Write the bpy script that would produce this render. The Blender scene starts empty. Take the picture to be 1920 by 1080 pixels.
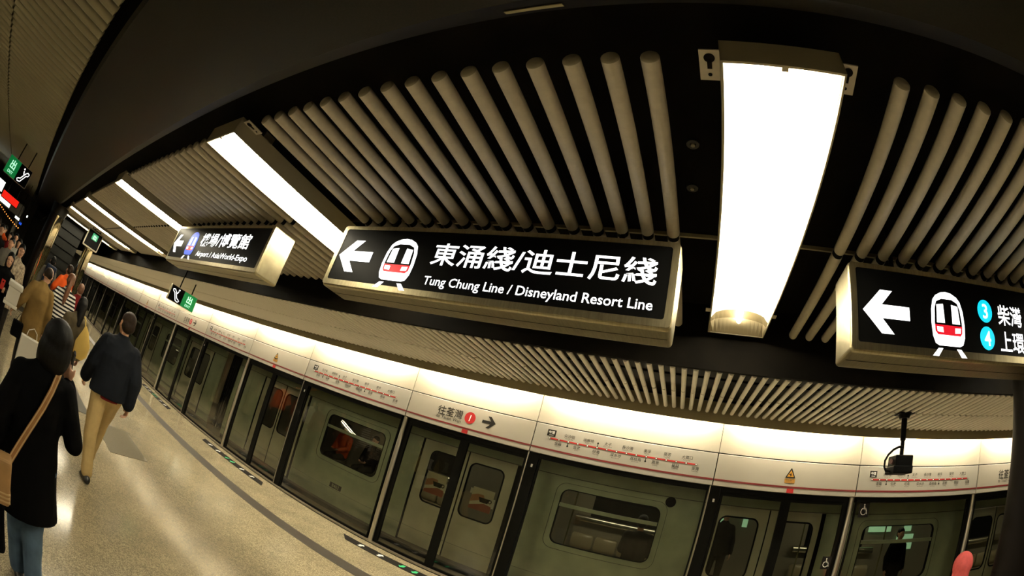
import bpy, bmesh, math, random
from mathutils import Vector, Matrix
random.seed(7)
S = bpy.context.scene
COL = S.collection
PI = math.pi

# ------------------------------------------------------------------ camera: 16 mm full-frame fisheye, hand-held at 1.8 m
cam = bpy.data.cameras.new('camera')
cam_ob = bpy.data.objects.new('camera', cam)
COL.objects.link(cam_ob)
CR = ((0.90178858, -0.09869408, 0.42075745), (0.34022989, -0.43822224, -0.83198852), (0.26649761, 0.893432, -0.36160514))
m4 = Matrix(CR).to_4x4(); m4.translation = (0, 0, 1.8)
cam_ob.matrix_world = m4
cam.type = 'PANO'
try:
    cam.cycles.panorama_type = 'FISHEYE_EQUISOLID'; cam.cycles.fisheye_lens = 15.9985; cam.cycles.fisheye_fov = PI
except Exception:
    cam.panorama_type = 'FISHEYE_EQUISOLID'; cam.fisheye_lens = 15.9985; cam.fisheye_fov = PI
cam.sensor_fit = 'HORIZONTAL'; cam.sensor_width = 36.0; cam.sensor_height = 20.25
cam.clip_start = 0.02; cam.clip_end = 200
S.camera = cam_ob

# ------------------------------------------------------------------ world and exposure
w = bpy.data.worlds.new('world'); S.world = w; w.use_nodes = True
w.node_tree.nodes['Background'].inputs[0].default_value = (0.8, 0.72, 0.5, 1)
w.node_tree.nodes['Background'].inputs[1].default_value = 0.0
S.view_settings.view_transform = 'Standard'; S.view_settings.look = 'None'
S.view_settings.gamma = 1.0; S.view_settings.use_curve_mapping = False
S.view_settings.exposure = 0.0
TUBE_POWER, COVE_POWER, TRAIN_POWER = 72.0, 330.0, 18.0
WARM = (1.0, 0.89, 0.66)

# ------------------------------------------------------------------ materials
def mat(name, col, rough=0.5, metal=0.0, spec=0.5, noise=0.0, nscale=8.0, stretch=None, bump=0.0, bscale=60.0, emit=None, estr=0.0, coat=0.0):
    m = bpy.data.materials.new(name); m.use_nodes = True
    nt = m.node_tree; b = nt.nodes['Principled BSDF']
    b.inputs['Base Color'].default_value = (*col, 1); b.inputs['Roughness'].default_value = rough
    b.inputs['Metallic'].default_value = metal; b.inputs['Specular IOR Level'].default_value = spec
    b.inputs['Coat Weight'].default_value = coat
    tc = nt.nodes.new('ShaderNodeTexCoord')
    src = tc.outputs['Object']
    if stretch:
        mp = nt.nodes.new('ShaderNodeMapping'); mp.inputs['Scale'].default_value = stretch
        nt.links.new(src, mp.inputs['Vector']); src = mp.outputs['Vector']
    if noise > 0:
        n = nt.nodes.new('ShaderNodeTexNoise'); n.inputs['Scale'].default_value = nscale; n.inputs['Detail'].default_value = 5
        nt.links.new(src, n.inputs['Vector'])
        r = nt.nodes.new('ShaderNodeMapRange'); r.inputs['From Min'].default_value = 0.3; r.inputs['From Max'].default_value = 0.7
        r.inputs['To Min'].default_value = 1 - noise; r.inputs['To Max'].default_value = 1 + noise
        nt.links.new(n.outputs['Fac'], r.inputs['Value'])
        mx = nt.nodes.new('ShaderNodeVectorMath'); mx.operation = 'MULTIPLY'; mx.inputs[0].default_value = col
        nt.links.new(r.outputs['Result'], mx.inputs[1]); nt.links.new(mx.outputs['Vector'], b.inputs['Base Color'])
    if bump > 0:
        n2 = nt.nodes.new('ShaderNodeTexNoise'); n2.inputs['Scale'].default_value = bscale; n2.inputs['Detail'].default_value = 4
        nt.links.new(src, n2.inputs['Vector'])
        bp = nt.nodes.new('ShaderNodeBump'); bp.inputs['Strength'].default_value = bump; bp.inputs['Distance'].default_value = 0.01
        nt.links.new(n2.outputs['Fac'], bp.inputs['Height']); nt.links.new(bp.outputs['Normal'], b.inputs['Normal'])
    if emit:
        b.inputs['Emission Color'].default_value = (*emit, 1); b.inputs['Emission Strength'].default_value = estr
    return m

def glass(name, tint=(0.9, 0.95, 0.9), ior=1.5, rough=0.0):
    m = bpy.data.materials.new(name); m.use_nodes = True
    nt = m.node_tree; nt.nodes.clear()
    o = nt.nodes.new('ShaderNodeOutputMaterial'); mx = nt.nodes.new('ShaderNodeMixShader')
    t = nt.nodes.new('ShaderNodeBsdfTransparent'); t.inputs[0].default_value = (*tint, 1)
    g = nt.nodes.new('ShaderNodeBsdfGlossy'); g.inputs['Roughness'].default_value = rough
    lw = nt.nodes.new('ShaderNodeLayerWeight'); lw.inputs['Blend'].default_value = 0.5
    pw = nt.nodes.new('ShaderNodeMath'); pw.operation = 'POWER'; pw.inputs[1].default_value = 3.2; nt.links.new(lw.outputs['Facing'], pw.inputs[0])
    f = nt.nodes.new('ShaderNodeMath'); f.operation = 'MULTIPLY_ADD'; f.inputs[1].default_value = 0.95; f.inputs[2].default_value = 0.045; nt.links.new(pw.outputs[0], f.inputs[0])
    nt.links.new(f.outputs[0], mx.inputs[0]); nt.links.new(t.outputs[0], mx.inputs[1]); nt.links.new(g.outputs[0], mx.inputs[2])
    nt.links.new(mx.outputs[0], o.inputs[0])
    return m

def terrazzo():
    m = bpy.data.materials.new('terrazzo'); m.use_nodes = True
    nt = m.node_tree; b = nt.nodes['Principled BSDF']
    tc = nt.nodes.new('ShaderNodeTexCoord')
    v = nt.nodes.new('ShaderNodeTexVoronoi'); v.inputs['Scale'].default_value = 55
    n = nt.nodes.new('ShaderNodeTexNoise'); n.inputs['Scale'].default_value = 90; n.inputs['Detail'].default_value = 6
    n3 = nt.nodes.new('ShaderNodeTexNoise'); n3.inputs['Scale'].default_value = 2.2; n3.inputs['Detail'].default_value = 3
    for q in (v, n, n3): nt.links.new(tc.outputs['Object'], q.inputs['Vector'])
    cr = nt.nodes.new('ShaderNodeValToRGB'); e = cr.color_ramp.elements
    e[0].position = 0.28; e[0].color = (0.12, 0.098, 0.06, 1); e[1].position = 0.7; e[1].color = (0.54, 0.46, 0.30, 1)
    x = cr.color_ramp.elements.new(0.48); x.color = (0.34, 0.285, 0.18, 1)
    nt.links.new(n.outputs['Fac'], cr.inputs[0])
    sv = nt.nodes.new('ShaderNodeSeparateColor'); nt.links.new(v.outputs['Color'], sv.inputs[0])
    r = nt.nodes.new('ShaderNodeMapRange'); r.inputs['To Min'].default_value = 0.72; r.inputs['To Max'].default_value = 1.2
    nt.links.new(sv.outputs[0], r.inputs['Value'])
    r3 = nt.nodes.new('ShaderNodeMapRange'); r3.inputs['From Min'].default_value = 0.3; r3.inputs['From Max'].default_value = 0.7
    r3.inputs['To Min'].default_value = 0.85; r3.inputs['To Max'].default_value = 1.12
    nt.links.new(n3.outputs['Fac'], r3.inputs['Value'])
    mu = nt.nodes.new('ShaderNodeMath'); mu.operation = 'MULTIPLY'
    nt.links.new(r.outputs[0], mu.inputs[0]); nt.links.new(r3.outputs[0], mu.inputs[1])
    mx = nt.nodes.new('ShaderNodeVectorMath'); mx.operation = 'MULTIPLY'
    nt.links.new(cr.outputs[0], mx.inputs[0]); nt.links.new(mu.outputs[0], mx.inputs[1])
    nt.links.new(mx.outputs['Vector'], b.inputs['Base Color'])
    b.inputs['Roughness'].default_value = 0.15; b.inputs['Specular IOR Level'].default_value = 0.85
    return m

def stripes(name, c1, c2, freq):
    m = mat(name, c1, 0.85)
    nt = m.node_tree; b = nt.nodes['Principled BSDF']
    tc = nt.nodes.new('ShaderNodeTexCoord'); sp = nt.nodes.new('ShaderNodeSeparateXYZ')
    nt.links.new(tc.outputs['Object'], sp.inputs[0])
    a = nt.nodes.new('ShaderNodeMath'); a.operation = 'MULTIPLY'; a.inputs[1].default_value = freq
    nt.links.new(sp.outputs['Z'], a.inputs[0])
    f = nt.nodes.new('ShaderNodeMath'); f.operation = 'FRACT'; nt.links.new(a.outputs[0], f.inputs[0])
    g = nt.nodes.new('ShaderNodeMath'); g.operation = 'GREATER_THAN'; g.inputs[1].default_value = 0.5; nt.links.new(f.outputs[0], g.inputs[0])
    mx = nt.nodes.new('ShaderNodeMix'); mx.data_type = 'RGBA'
    mx.inputs[6].default_value = (*c1, 1); mx.inputs[7].default_value = (*c2, 1)
    nt.links.new(g.outputs[0], mx.inputs[0]); nt.links.new(mx.outputs[2], b.inputs['Base Color'])
    return m

M = dict(
    terrazzo=terrazzo(),
    floor_dark=mat('dark_granite_strip', (0.055, 0.045, 0.035), 0.35, noise=0.3, nscale=70),
    plate=mat('checker_plate', (0.17, 0.148, 0.10), 0.4, 0.3, noise=0.2, nscale=60, bump=0.35, bscale=90),
    plate_dark=mat('dark_plate', (0.035, 0.033, 0.026), 0.4, 0.2, noise=0.3, nscale=40),
    sill=mat('brown_threshold_metal', (0.23, 0.185, 0.13), 0.4, 0.5, noise=0.15, nscale=20),
    black=mat('black_paint', (0.009, 0.008, 0.006), 0.45, noise=0.3, nscale=5),
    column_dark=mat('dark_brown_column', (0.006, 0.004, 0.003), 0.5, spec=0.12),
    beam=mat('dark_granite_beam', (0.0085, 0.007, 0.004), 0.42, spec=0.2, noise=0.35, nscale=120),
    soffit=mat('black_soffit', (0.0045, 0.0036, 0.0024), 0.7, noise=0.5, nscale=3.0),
    tube=mat('grey_tube_paint', (0.50, 0.455, 0.36), 0.38, noise=0.06, nscale=30),
    tube_end=mat('tube_end_paint', (0.30, 0.27, 0.20), 0.6),
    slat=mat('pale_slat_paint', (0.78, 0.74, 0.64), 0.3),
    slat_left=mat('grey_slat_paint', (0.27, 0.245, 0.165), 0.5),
    housing=mat('lamp_housing', (0.33, 0.29, 0.19), 0.45),
    end_plate=mat('lamp_end_plate', (0.11, 0.085, 0.04), 0.6), end_sill=mat('lamp_end_sill', (0.30, 0.25, 0.15), 0.6),
    reflector=mat('white_reflector', (0.9, 0.89, 0.85), 0.5),
    lamp=mat('fluorescent_lamp', (1, 1, 1), 0.5, emit=(1.0, 0.90, 0.66), estr=TUBE_POWER),
    cove=mat('cove_lamp', (1, 1, 1), 0.5, emit=WARM, estr=COVE_POWER),
    steel=mat('brushed_steel', (0.50, 0.45, 0.34), 0.27, 1.0, noise=0.12, nscale=14, stretch=(1, 1, 12), bump=0.03, bscale=40),
    steel_sign=mat('sign_steel', (0.36, 0.315, 0.20), 0.34, 1.0, noise=0.15, nscale=10, stretch=(10, 1, 1), bump=0.04, bscale=30),
    chrome=mat('polished_steel', (0.86, 0.78, 0.56), 0.06, 1.0, noise=0.05, nscale=3),
    sign_face=mat('black_sign_face', (0.003, 0.003, 0.003), 0.45, spec=0.3),
    white_glow=mat('lit_white_lettering', (0.9, 0.9, 0.9), 0.5, emit=(1, 1, 1), estr=1.6),
    red_glow=mat('lit_red', (0.5, 0.01, 0.02), 0.5, emit=(0.75, 0.005, 0.02), estr=0.9),
    blue_glow=mat('lit_blue', (0.02, 0.08, 0.6), 0.5, emit=(0.01, 0.09, 0.75), estr=0.9),
    cyan_glow=mat('lit_cyan', (0.02, 0.6, 0.8), 0.5, emit=(0.0, 0.66, 0.86), estr=1.0),
    green_glow=mat('lit_green', (0.0, 0.2, 0.05), 0.5, emit=(0.0, 0.13, 0.028), estr=0.9),
    mint_glow=mat('lit_mint_lettering', (0.6, 0.9, 0.75), 0.5, emit=(0.42, 0.95, 0.66), estr=1.1),
    green_dim=mat('green_screen', (0.02, 0.25, 0.12), 0.5, emit=(0.02, 0.22, 0.10), estr=0.9),
    header=mat('cream_header_panel', (0.34, 0.31, 0.255), 0.4, noise=0.03, nscale=3),
    header_map=mat('grey_header_panel', (0.325, 0.305, 0.26), 0.4, noise=0.03, nscale=3),
    header_up=mat('white_header_panel', (0.40, 0.365, 0.29), 0.5),
    trim=mat('beige_trim', (0.30, 0.26, 0.16), 0.6),
    red=mat('red_stripe', (0.135, 0.003, 0.004), 0.5),
    red_line=mat('red_route_line', (0.34, 0.008, 0.006), 0.5),
    red_disc=mat('red_disc', (0.34, 0.005, 0.005), 0.5),
    ink=mat('black_ink', (0.02, 0.018, 0.016), 0.5),
    ink_soft=mat('grey_ink', (0.045, 0.04, 0.035), 0.5),
    paint_white=mat('white_paint', (0.85, 0.83, 0.78), 0.5),
    paint_green=mat('green_paint', (0.05, 0.55, 0.22), 0.5),
    yellow=mat('warning_yellow', (0.50, 0.24, 0.02), 0.5),
    orange=mat('warning_orange', (0.38, 0.18, 0.025), 0.5),
    frame=mat('black_door_frame', (0.006, 0.006, 0.005), 0.35),
    post=mat('silver_post', (0.55, 0.50, 0.40), 0.3, 0.9),
    glass=glass('platform_glass', (0.90, 0.90, 0.86)),
    train_glass=glass('train_glass', (0.82, 0.83, 0.78)),
    train=mat('grey_green_train_steel', (0.285, 0.33, 0.22), 0.42, 0.3, noise=0.16, nscale=3.0, bump=0.02, bscale=8),
    train_door=mat('train_door_steel', (0.42, 0.42, 0.30), 0.42, 0.3, noise=0.14, nscale=3.0),
    train_line=mat('train_seam', (0.07, 0.075, 0.05), 0.6),
    rubber=mat('black_rubber', (0.006, 0.006, 0.006), 0.5),
    interior=mat('train_interior_panel', (0.24, 0.21, 0.15), 0.5),
    interior_dark=mat('train_interior_floor', (0.05, 0.045, 0.04), 0.5),
    bench=mat('cream_bench', (0.34, 0.28, 0.17), 0.3),
    seat=mat('steel_bench', (0.72, 0.68, 0.58), 0.22, 1.0),
    train_lamp=mat('train_lamp', (1, 1, 1), 0.5, emit=(1.0, 0.92, 0.70), estr=TRAIN_POWER),
    tunnel=mat('tunnel_wall', (0.010, 0.010, 0.009), 0.8),
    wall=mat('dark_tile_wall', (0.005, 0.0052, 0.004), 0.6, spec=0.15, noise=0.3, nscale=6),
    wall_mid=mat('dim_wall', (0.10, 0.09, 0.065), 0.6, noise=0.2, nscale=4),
    red_sign=mat('red_lit_banner', (0.7, 0.02, 0.01), 0.5, emit=(0.85, 0.012, 0.006), estr=0.9),
    bulb=mat('orange_bulb', (1, 0.4, 0.1), 0.5, emit=(1.0, 0.26, 0.04), estr=2.2),
    lightbox=mat('lightbox_face', (0.9, 0.9, 0.9), 0.5, emit=(0.9, 1.0, 0.88), estr=1.8),
    screen=mat('mint_window_poster', (0.5, 0.8, 0.55), 0.5, emit=(0.45, 0.80, 0.50), estr=0.6),
    cctv=mat('black_camera_plastic', (0.006, 0.006, 0.006), 0.4),
    lens=mat('lens_glass', (0.22, 0.13, 0.12), 0.15),
    poster=mat('poster_paper', (0.85, 0.78, 0.62), 0.5),
    poster_red=mat('poster_red', (0.50, 0.14, 0.08), 0.5),
    poster_skin=mat('poster_skin', (0.62, 0.30, 0.16), 0.5),
    paper_tape=mat('pale_paper_tape', (0.33, 0.29, 0.16), 0.7),
    tape=mat('white_tape', (0.85, 0.83, 0.78), 0.5),
    # people
    skin=mat('skin', (0.52, 0.28, 0.17), 0.5, noise=0.06, nscale=20),
    eye=mat('dark_eye', (0.02, 0.014, 0.01), 0.2),
    lip=mat('lips', (0.34, 0.10, 0.08), 0.4),
    hair=mat('black_hair', (0.0035, 0.003, 0.0028), 0.45, noise=0.4, nscale=30, stretch=(6, 6, 1), bump=0.3, bscale=120),
    hair_dark=mat('dark_brown_hair', (0.022, 0.013, 0.008), 0.45, noise=0.4, nscale=30, stretch=(6, 6, 1), bump=0.3, bscale=120),
    hair_brown=mat('reddish_brown_hair', (0.12, 0.045, 0.018), 0.45, noise=0.4, nscale=30, stretch=(6, 6, 1), bump=0.3, bscale=120),
    navy=mat('navy_jacket_cloth', (0.005, 0.0065, 0.010), 0.75, noise=0.2, nscale=20, bump=0.1, bscale=200),
    blackcloth=mat('black_coat_cloth', (0.0028, 0.0028, 0.0030), 0.85, noise=0.2, nscale=20),
    khaki=mat('khaki_trouser_cloth', (0.42, 0.30, 0.13), 0.8, noise=0.08, nscale=12, bump=0.25, bscale=14),
    jeans=mat('blue_denim', (0.075, 0.12, 0.18), 0.85, noise=0.25, nscale=9, bump=0.1, bscale=300),
    redcloth=mat('dark_red_cloth', (0.17, 0.012, 0.012), 0.8),
    tan=mat('tan_coat_cloth', (0.17, 0.105, 0.032), 0.85, noise=0.15, nscale=10),
    olive=mat('olive_jacket_cloth', (0.085, 0.068, 0.04), 0.85, noise=0.25, nscale=14),
    orangecloth=mat('orange_jacket_cloth', (0.62, 0.085, 0.012), 0.75),
    darkcloth=mat('dark_trouser_cloth', (0.018, 0.015, 0.012), 0.85),
    bluecloth=mat('dark_blue_pack_cloth', (0.012, 0.02, 0.04), 0.7),
    beigecloth=mat('beige_pattern_cloth', (0.38, 0.31, 0.22), 0.85, noise=0.6, nscale=26),
    greycloth=mat('grey_cloth', (0.14, 0.13, 0.11), 0.85, noise=0.2, nscale=10),
    whitecloth=mat('white_cloth', (0.62, 0.60, 0.54), 0.85),
    pinkcloth=mat('pink_fleece', (0.72, 0.13, 0.13), 0.9, noise=0.08, nscale=40, bump=0.2, bscale=150),
    striped=stripes('black_and_white_striped_knit', (0.75, 0.72, 0.66), (0.010, 0.009, 0.009), 17.0),
    shoe=mat('black_leather', (0.008, 0.007, 0.006), 0.3),
    strap=mat('tan_strap_webbing', (0.30, 0.15, 0.055), 0.8, noise=0.1, nscale=60),
    strap_edge=mat('pale_strap_edge', (0.52, 0.36, 0.18), 0.8),
    bagtan=mat('tan_leather', (0.34, 0.19, 0.07), 0.6, noise=0.1, nscale=12),
    bagwhite=mat('white_bag_paper', (0.66, 0.62, 0.53), 0.7),
    bagyellow=mat('yellow_bag_cloth', (0.66, 0.46, 0.13), 0.8),
    cup=mat('red_phone_case', (0.55, 0.03, 0.02), 0.35),
    phone=mat('dark_phone', (0.01, 0.01, 0.01), 0.2),
)

for k in ('navy', 'blackcloth', 'khaki', 'jeans', 'redcloth', 'tan', 'olive', 'orangecloth', 'darkcloth', 'bluecloth', 'beigecloth', 'greycloth', 'whitecloth', 'pinkcloth', 'striped', 'strap', 'bagyellow', 'cctv', 'black', 'frame', 'rubber', 'soffit', 'hair', 'hair_dark', 'sign_face'):
    M[k].node_tree.nodes['Principled BSDF'].inputs['Specular IOR Level'].default_value = 0.12
for k in ('sign_face', 'soffit', 'blackcloth', 'frame', 'rubber', 'black', 'ink', 'ink_soft', 'cctv'):
    M[k].node_tree.nodes['Principled BSDF'].inputs['Specular IOR Level'].default_value = 0.04

# ------------------------------------------------------------------ mesh helpers
class MB:
    def __init__(s): s.v = []; s.f = []; s.sm = []
    def add(s, vs, fs, smooth=False):
        o = len(s.v); s.v += [tuple(v) for v in vs]
        for f in fs: s.f.append([i + o for i in f]); s.sm.append(smooth)
        return s
    def box(s, x0, x1, y0, y1, z0, z1):
        vs = [(x0, y0, z0), (x1, y0, z0), (x1, y1, z0), (x0, y1, z0), (x0, y0, z1), (x1, y0, z1), (x1, y1, z1), (x0, y1, z1)]
        return s.add(vs, [(0, 3, 2, 1), (4, 5, 6, 7), (0, 1, 5, 4), (1, 2, 6, 5), (2, 3, 7, 6), (3, 0, 4, 7)])
    def rbox(s, x0, x1, y0, y1, z0, z1, r=0.01, seg=3):
        bm = bmesh.new(); bmesh.ops.create_cube(bm, size=1)
        for v in bm.verts: v.co = ((x0 + x1) / 2 + v.co.x * (x1 - x0), (y0 + y1) / 2 + v.co.y * (y1 - y0), (z0 + z1) / 2 + v.co.z * (z1 - z0))
        bmesh.ops.bevel(bm, geom=bm.edges[:], offset=r, segments=seg, profile=0.5, affect='EDGES')
        return s.bm(bm)
    def bm(s, bm, smooth=False):
        bm.verts.index_update(); s.add([v.co[:] for v in bm.verts], [[v.index for v in f.verts] for f in bm.faces], smooth); bm.free(); return s
    def cyl(s, p0, p1, r0, r1=None, n=14, caps=True, smooth=True):
        r1 = r0 if r1 is None else r1
        p0, p1 = Vector(p0), Vector(p1); d = (p1 - p0).normalized()
        a = d.orthogonal().normalized(); b = d.cross(a)
        vs = []
        for p, r in ((p0, r0), (p1, r1)):
            for i in range(n):
                t = 2 * PI * i / n; vs.append(p + (a * math.cos(t) + b * math.sin(t)) * r)
        s.add(vs, [(i, (i + 1) % n, n + (i + 1) % n, n + i) for i in range(n)], smooth)
        if caps: s.add(vs, [tuple(range(n - 1, -1, -1)), tuple(range(n, 2 * n))])
        return s
    def path(s, pts, r, n=8, closed=False):
        pts = [Vector(p) for p in pts]; rs = r if isinstance(r, (list, tuple)) else [r] * len(pts)
        vs = []; k = len(pts); a = None
        for i, p in enumerate(pts):
            q0, q1 = pts[max(i - 1, 0)], pts[min(i + 1, k - 1)]; d = (q1 - q0).normalized()
            a = d.orthogonal().normalized() if a is None else (a - d * a.dot(d)).normalized()
            b = d.cross(a)
            for j in range(n):
                t = 2 * PI * j / n; vs.append(p + (a * math.cos(t) + b * math.sin(t)) * rs[i])
        fs = [(i * n + j, i * n + (j + 1) % n, (i + 1) * n + (j + 1) % n, (i + 1) * n + j) for i in range(k - 1) for j in range(n)]
        s.add(vs, fs, True); s.add(vs, [tuple(range(n - 1, -1, -1)), tuple(range((k - 1) * n, k * n))]); return s
    def loft(s, rings, n=20, smooth=True, pw=2.0):
        # rings: (center, rx, ry[, axisx, axisy])
        vs = []
        for rg in rings:
            c, rx, ry = Vector(rg[0]), rg[1], rg[2]
            ax = Vector(rg[3]) if len(rg) > 3 else Vector((1, 0, 0)); ay = Vector(rg[4]) if len(rg) > 4 else Vector((0, 1, 0))
            for i in range(n):
                t = 2 * PI * i / n; cx, sx = math.cos(t), math.sin(t)
                cx = math.copysign(abs(cx) ** (2 / pw), cx); sx = math.copysign(abs(sx) ** (2 / pw), sx)
                vs.append(c + ax * rx * cx + ay * ry * sx)
        k = len(rings)
        s.add(vs, [(i * n + j, i * n + (j + 1) % n, (i + 1) * n + (j + 1) % n, (i + 1) * n + j) for i in range(k - 1) for j in range(n)], smooth)
        s.add(vs, [tuple(range(n - 1, -1, -1)), tuple(range((k - 1) * n, k * n))]); return s
    def ball(s, c, rx, ry=None, rz=None, nu=16, nv=10):
        ry = rx if ry is None else ry; rz = rx if rz is None else rz
        vs = [(c[0], c[1], c[2] - rz)]
        for j in range(1, nv):
            p = -PI / 2 + PI * j / nv
            for i in range(nu):
                t = 2 * PI * i / nu; vs.append((c[0] + rx * math.cos(p) * math.cos(t), c[1] + ry * math.cos(p) * math.sin(t), c[2] + rz * math.sin(p)))
        vs.append((c[0], c[1], c[2] + rz)); L = len(vs) - 1
        fs = [(0, 1 + (i + 1) % nu, 1 + i) for i in range(nu)]
        for j in range(nv - 2):
            for i in range(nu): fs.append((1 + j * nu + i, 1 + j * nu + (i + 1) % nu, 1 + (j + 1) * nu + (i + 1) % nu, 1 + (j + 1) * nu + i))
        o = 1 + (nv - 2) * nu
        fs += [(o + i, o + (i + 1) % nu, L) for i in range(nu)]
        return s.add(vs, fs, True)
    def cap(s, p0, p1, r0, r1=None, n=12):
        r1 = r0 if r1 is None else r1
        s.cyl(p0, p1, r0, r1, n); s.ball(p0, r0, nu=n, nv=8); s.ball(p1, r1, nu=n, nv=8); return s
    def prism(s, poly, fn, d):
        # poly: 2-D outline, fn(u, v, w) -> point, w from 0 (front) to d (back)
        n = len(poly); vs = [fn(u, v, 0) for u, v in poly] + [fn(u, v, d) for u, v in poly]
        s.add(vs, [tuple(range(n)), tuple(range(2 * n - 1, n - 1, -1))] + [(i, n + i, n + (i + 1) % n, (i + 1) % n) for i in range(n)]); return s
    def ring(s, outer, inner, fn, d=0.0):
        n = len(outer)
        vs = [fn(u, v, 0) for u, v in outer] + [fn(u, v, 0) for u, v in inner]
        s.add(vs, [(i, (i + 1) % n, n + (i + 1) % n, n + i) for i in range(n)])
        if d:
            vb = [fn(u, v, d) for u, v in outer] + [fn(u, v, d) for u, v in inner]
            s.add(vb, [(i, n + i, n + (i + 1) % n, (i + 1) % n) for i in range(n)])
            s.add(vs + vb, [(i, 2 * n + i, 2 * n + (i + 1) % n, (i + 1) % n) for i in range(n)] + [(n + i, n + (i + 1) % n, 3 * n + (i + 1) % n, 3 * n + i) for i in range(n)])
        return s
    def flat(s, geo, fn):
        vs, fs = geo
        return s.add([fn(u, v, 0) for u, v in vs], fs)
    def data(s, name):
        me = bpy.data.meshes.new(name); me.from_pydata(s.v, [], s.f); me.polygons.foreach_set('use_smooth', s.sm); me.update(); return me
    def build(s, name, m, parent=None, local=False):
        if parent is not None and not local:
            o = parent
            off = Vector((0, 0, 0))
            while o is not None: off += o.location; o = o.parent
            s.v = [(v[0] - off.x, v[1] - off.y, v[2] - off.z) for v in s.v]
        ob = bpy.data.objects.new(name, s.data(name)); ob.data.materials.append(M[m] if isinstance(m, str) else m)
        COL.objects.link(ob)
        if parent is not None: ob.parent = parent
        return ob

def tag(o, label=None, cat=None, group=None, kind=None):
    if label: o['label'] = label
    if cat: o['category'] = cat
    if group: o['group'] = group
    if kind: o['kind'] = kind
    return o
def empty(name, loc, label, cat, group=None, rz=0.0):
    o = bpy.data.objects.new(name, None); COL.objects.link(o); o.location = loc; o.rotation_euler = (0, 0, rz); o.empty_display_size = 0.1
    return tag(o, label, cat, group)
def struct(name, mb, m, label=None):
    o = mb.build(name, m); o['kind'] = 'structure'
    if label: o['label'] = label
    return o
def copy_tree(o, parent=None):
    c = o.copy(); COL.objects.link(c)
    if parent is not None: c.parent = parent
    for ch in list(o.children): copy_tree(ch, c)
    return c

def fX(x0, y, z0, sgn=1):    # face looking towards -Y
    return lambda u, v, w_: (x0 + u, y + w_, z0 + v)
def fP(x, y0, z0):           # face looking towards +X (right-hand side is +Y)
    return lambda u, v, w_: (x - w_, y0 + u, z0 + v)
def fF(x0, y0, z):           # lying on the floor
    return lambda u, v, w_: (x0 + u, y0 + v, z - w_)

_tc = {}
def text_geo(s, size, u=0.0, v=0.0, align='LEFT', off=0.0, shear=0.0, sx=1.0, fitw=None):
    key = (s, off)
    if key not in _tc:
        cu = bpy.data.curves.new('txt', 'FONT'); cu.body = s; cu.size = 1.0; cu.fill_mode = 'FRONT' if cu.dimensions == '3D' else 'BOTH'
        cu.dimensions = '2D'; cu.offset = off; cu.resolution_u = 3
        ob = bpy.data.objects.new('txt', cu); COL.objects.link(ob)
        bpy.context.view_layer.update()
        dg = bpy.context.evaluated_depsgraph_get(); me = ob.evaluated_get(dg).to_mesh()
        vs = [(a.co.x, a.co.y) for a in me.vertices]; fs = [list(p.vertices) for p in me.polygons]
        ob.evaluated_get(dg).to_mesh_clear(); bpy.data.objects.remove(ob); bpy.data.curves.remove(cu)
        _tc[key] = (vs, fs)
    vs, fs = _tc[key]
    if not vs: return ([], [])
    x0 = min(a[0] for a in vs); x1 = max(a[0] for a in vs); wd = (x1 - x0) * size * sx
    if fitw: sx = sx * fitw / wd; wd = fitw
    sh = {'LEFT': 0.0, 'CENTER': -wd / 2, 'RIGHT': -wd}[align]
    return ([(u + sh + (a[0] - x0) * size * sx + shear * a[1] * size, v + a[1] * size) for a in vs], [f[:] for f in fs])

def rrect(x0, x1, z0, z1, r, seg=5):
    pts = []
    for cx, cz, a0 in ((x1 - r, z1 - r, 0), (x0 + r, z1 - r, 90), (x0 + r, z0 + r, 180), (x1 - r, z0 + r, 270)):
        for i in range(seg + 1):
            t = math.radians(a0 + 90 * i / seg); pts.append((cx + r * math.cos(t), cz + r * math.sin(t)))
    return pts
def rect_like(x0, x1, z0, z1, seg=5):
    # same vertex count as rrect, collapsed onto a sharp rectangle
    pts = []
    for cx, cz, k in ((x1, z1, 0), (x0, z1, 1), (x0, z0, 2), (x1, z0, 3)):
        pts += [(cx, cz)] * (seg + 1)
    return pts
def disc(cx, cz, r, n=28): return [(cx + r * math.cos(2 * PI * i / n), cz + r * math.sin(2 * PI * i / n)) for i in range(n)]

# ------------------------------------------------------------------ the shell: floor, beam, soffits, walls, tunnel
XL, XR = -32.0, 9.0
struct('floor', MB().box(XL, XR, -5.6, 5.42, -0.12, 0.0), 'terrazzo')
struct('trim_1', MB().box(XL, XR, 3.99, 4.24, 0.0, 0.003), 'floor_dark', 'dark granite strip set in the pale platform floor')
struct('trim_2', MB().box(XL, XR, 5.36, 5.40, 0.0, 0.004), 'black', 'black groove in front of the screen doors')
struct('trim_3', MB().box(XL, XR, 5.42, 5.84, -0.12, 0.012), 'sill', 'brown metal threshold under the screen doors')
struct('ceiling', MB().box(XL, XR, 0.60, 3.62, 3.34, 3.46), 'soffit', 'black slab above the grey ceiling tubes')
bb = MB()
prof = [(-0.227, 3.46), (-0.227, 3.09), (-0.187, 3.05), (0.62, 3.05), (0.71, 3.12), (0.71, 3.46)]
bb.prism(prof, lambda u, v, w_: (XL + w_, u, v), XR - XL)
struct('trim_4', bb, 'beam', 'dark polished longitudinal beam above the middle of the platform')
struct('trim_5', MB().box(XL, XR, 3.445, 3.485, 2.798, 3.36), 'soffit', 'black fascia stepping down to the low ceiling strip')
struct('trim_6', MB().box(XL, XR, 3.50, 5.16, 2.93, 2.97).box(XL, XR, 3.9, 3.93, 2.845, 2.865).box(XL, XR, 4.75, 4.78, 2.845, 2.865), 'black', 'black backing above the low slats')
struct('trim_8', MB().box(XL, XR, 2.405, 2.42, 3.315, 3.34), 'housing', 'thin carrier rail above the grey ceiling tubes')
lowslat = MB()
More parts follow.
